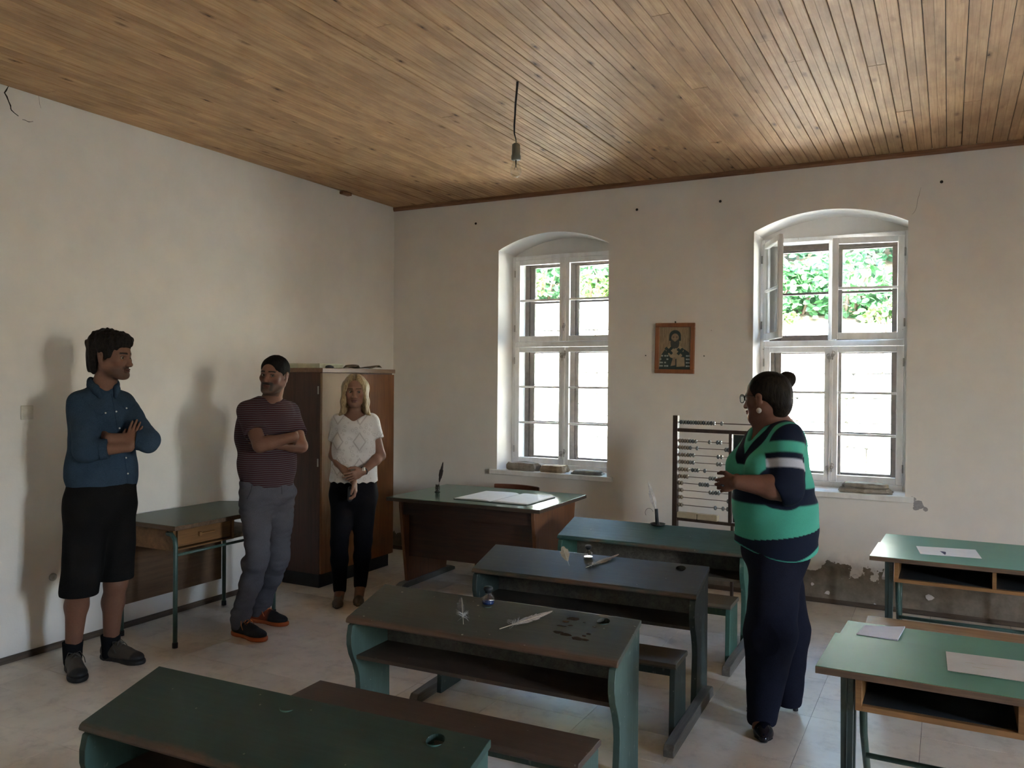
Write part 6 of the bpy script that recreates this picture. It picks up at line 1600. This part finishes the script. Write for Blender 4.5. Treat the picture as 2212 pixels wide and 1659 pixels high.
# open book
BK = empty('open_book', (1.672, -.855, .7008), math.radians(-1), "large open book with blank pages on the teacher's desk", 'book')
cov = MB().box(-.312, .300, -.255, .215, 0, .004).build('cover', plain('dark_cover', rgb(.06, .06, .055), .5), BK)
for s in (-1, 1):
    n_ = 12; v = []
    for i in range(n_+1):
        u = i/n_; x_ = s*(.003+.297*u); z_ = .004+.012*(1-math.exp(-u*14))*(1-.55*u)
        v += [(x_, -.248+.010*u*s, z_), (x_, .208+.006*u*s, z_), (x_, .208+.006*u*s, .0042), (x_, -.248+.010*u*s, .0042)]
    f = [(4*i+j, 4*i+4+j, 4*i+4+(j+1) % 4, 4*i+(j+1) % 4) for i in range(n_) for j in range(4)]+[(0, 1, 2, 3), (4*n_+3, 4*n_+2, 4*n_+1, 4*n_)]
    MB().raw(v, f).build('page_block', plain('blank_page', rgb(.74, .73, .74), .7, var=.04), BK)
# papers
M_paper = plain('white_paper', rgb(.80, .80, .84), .7, var=.03); M_paperb = plain('blue_grey_paper', rgb(.52, .54, .66), .7, var=.03); M_paperd = plain('dim_paper', rgb(.46, .42, .38), .7, var=.08, scale=8)
def sheet(name, pts, zt, mat, label, thick=.0012, curl=0.0):
    P = [np.array(on(x, y, 'z', zt)) for x, y in pts]; c = sum(P)/4
    r = empty(name, tuple(c), 0, label, 'paper', 'papers on the green desks')
    n_ = 6; v = []
    for j in range(n_+1):
        for i in range(n_+1):
            u, w = i/n_, j/n_; p = (P[3]*(1-u)+P[2]*u)*(1-w)+(P[0]*(1-u)+P[1]*u)*w
            v.append((p[0]-c[0], p[1]-c[1], .0006+thick+curl*(max(0, u-.6)**2+max(0, w-.7)**2*.6)))
    k = len(v); v += [(a, b, .0005) for a, b, _ in v]
    f = [(j*(n_+1)+i, j*(n_+1)+i+1, (j+1)*(n_+1)+i+1, (j+1)*(n_+1)+i) for j in range(n_) for i in range(n_)]
    f2 = [tuple(a+k for a in q)[::-1] for q in f]
    rim = [i for i in range(n_+1)]+[(j)*(n_+1)+n_ for j in range(1, n_+1)]+[n_*(n_+1)+i for i in range(n_-1, -1, -1)]+[j*(n_+1) for j in range(n_-1, 0, -1)]
    f3 = [(rim[i], rim[(i+1) % len(rim)], rim[(i+1) % len(rim)]+k, rim[i]+k) for i in range(len(rim))]
    MB().raw(v, f+f2+f3).build('sheet', mat, r)
    return r, c
r_, c_ = sheet('paper_sheet', [(1979, 1180), (2107, 1188), (2121, 1207), (1988, 1197)], .6805, M_paper, 'bright white paper with a small blue drawing on the far green desk')
M_inkline = plain('drawing_ink', rgb(.12, .13, .28), .7)
def mark(parent, c, pts, zt, mat, name='drawing'):
    P = [np.array(on(x, y, 'z', zt))-c for x, y in pts]
    MB().raw([(p[0], p[1], .0021) for p in P], [tuple(range(len(P)))]).build(name, mat, parent)
mark(r_, c_, [(2030, 1191.5), (2036, 1191.8), (2043, 1193), (2043.5, 1197), (2040, 1198.5)], .6805, M_inkline)
mark(r_, c_, [(2035, 1193.0), (2043, 1195), (2042, 1199.5), (2039, 1198)], .6805, M_inkline)
sheet('paper_sheet', [(1868, 1353), (1955, 1357), (1939, 1385), (1850, 1371)], .6585, M_paperb, 'small lilac-white paper at the left of the near green desk, rear board', .0025, .02)
r_, c_ = sheet('paper_sheet', [(2043, 1408), (2216, 1430), (2216, 1474), (2047, 1449)], .6805, M_paperd, 'large dim paper with faint pencil lines on the near green desk')
M_faint = plain('faint_pencil', rgb(.40, .34, .26), .7)
for pts in ([(2085, 1432), (2100, 1433), (2110, 1437), (2099, 1434.4), (2085, 1433)], [(2100, 1441), (2125, 1445), (2150, 1446), (2125, 1446.4), (2100, 1442.2)], [(2120, 1435), (2165, 1441), (2190, 1443), (2165, 1442), (2120, 1436)]):
    mark(r_, c_, pts, .6805, M_faint, 'pencil_line')
# candle dish with quill holder on the teal desk
l = desk_pt(1421, 1137, D_D); w_ = local_to_world(D_D, l)
CD = empty('candle_holder', (w_.x, w_.y, w_.z), 0, 'black candle dish with ring handle on the teal desk', 'candle holder')
MB().lathe([(0, .004), (.030, .004), (.044, .010), (.050, .020), (.046, .018), (.030, .009), (.012, .010), (.0115, .022), (0, .022)], n=24).build('dish', M_metal_dark, CD)
MB().tube([(-.004, 0, .010), (-.012, 0, .115)], [.0125, .0115], 12).build('holder_tube', M_black, CD)
MB().tube([(-.03+.028*math.cos(a)-.03, 0, .085+.030*math.sin(a)) for a in [PI*.1+i*.25 for i in range(15)]], .0014, 5).build('wire_handle', M_metal_dark, CD)
a = Vector((w_.x-.011, w_.y, w_.z+.095)); b = Vector(on(1400, 1040, 'y', w_.y)); d = b-a
feather('quill_pen', a, facing(a, b), 'white quill feather standing in the black candle holder', d.length, .019, F_white, F_shaft, 12, .05, .10, .06, 'quills on the desks')

# stones on the sills
def stone(px0, px1, pyt, pyb, zt, label, col, depth=.13, seed=1, layers=1, y0=-.015, group='flat stones on the window sills'):
    a = on(px0, pyb, 'y', y0); b = on(px1, pyb, 'y', y0); w = b[0]-a[0]; h = abs(on((px0+px1)/2, pyt, 'y', y0+depth*.35)[2]-SILL)
    r = empty('flat_stone', ((a[0]+b[0])/2, y0+depth/2, SILL+.007), 0, label, 'stone', group)
    rg = random.Random(seed)
    t = NT('rough_stone_%d' % seed); v = t.obj(); n = t.noise(v, 22, 6, .65); n2 = t.noise(t.mapping(v, (5, 5, 60)), 1.5, 4, .6)
    t.bump(t.math('ADD', n, n2), .8, .008); mt = t.fin(t.ramp(n, [(.3, tuple(q*.55 for q in col[:3])+(1,)), (.68, col)]), .85)
    z0 = 0
    for L_ in range(layers):
        hh = h/layers; k = 16; rings = []
        for zz, sc in ((0, .93), (hh*.3, 1.0), (hh*.7, .97), (hh, .88)):
            ring = []
            for i in range(k):
                an = 2*PI*i/k; ca, sa = math.cos(an), math.sin(an); e_ = max(abs(ca), abs(sa))**.7
                jr = .90+.10*math.sin(i*2.3+seed)+rg.uniform(-.05, .05)
                ring.append((w/2*ca/e_*sc*jr*(1-.16*L_), depth/2*sa/e_*sc*jr*(1-.1*L_), z0+zz*(1+.1*rg.uniform(-1, 1))))
            rings.append(ring)
        v_ = [p for rg_ in rings for p in rg_]
        f = [(j*k+i, j*k+(i+1) % k, (j+1)*k+(i+1) % k, (j+1)*k+i) for j in range(3) for i in range(k)]+[tuple(range(k))[::-1], tuple(range(3*k, 4*k))]
        MB().raw(v_, f).build('stone_slab' if layers > 1 else 'stone_body', mt, r, .003, 1)
        z0 += hh
    return r
stone(1084, 1160, 1001, 1021, 0, 'thick grey-brown flat stone at the left end of the left sill', rgb(.34, .29, .24), .15, 2)
stone(1161, 1220, 1007, 1026, 0, 'tan rounded flat stone in the middle of the left sill', rgb(.46, .36, .26), .14, 3)
stone(1227, 1300, 1018, 1031, 0, 'thin grey slate piece at the right end of the left sill', rgb(.36, .37, .37), .13, 4, 2)
stone(1802, 1932, 1046, 1074, 0, 'large layered grey-brown stone on the right window sill', rgb(.36, .32, .27), .17, 5, 2)
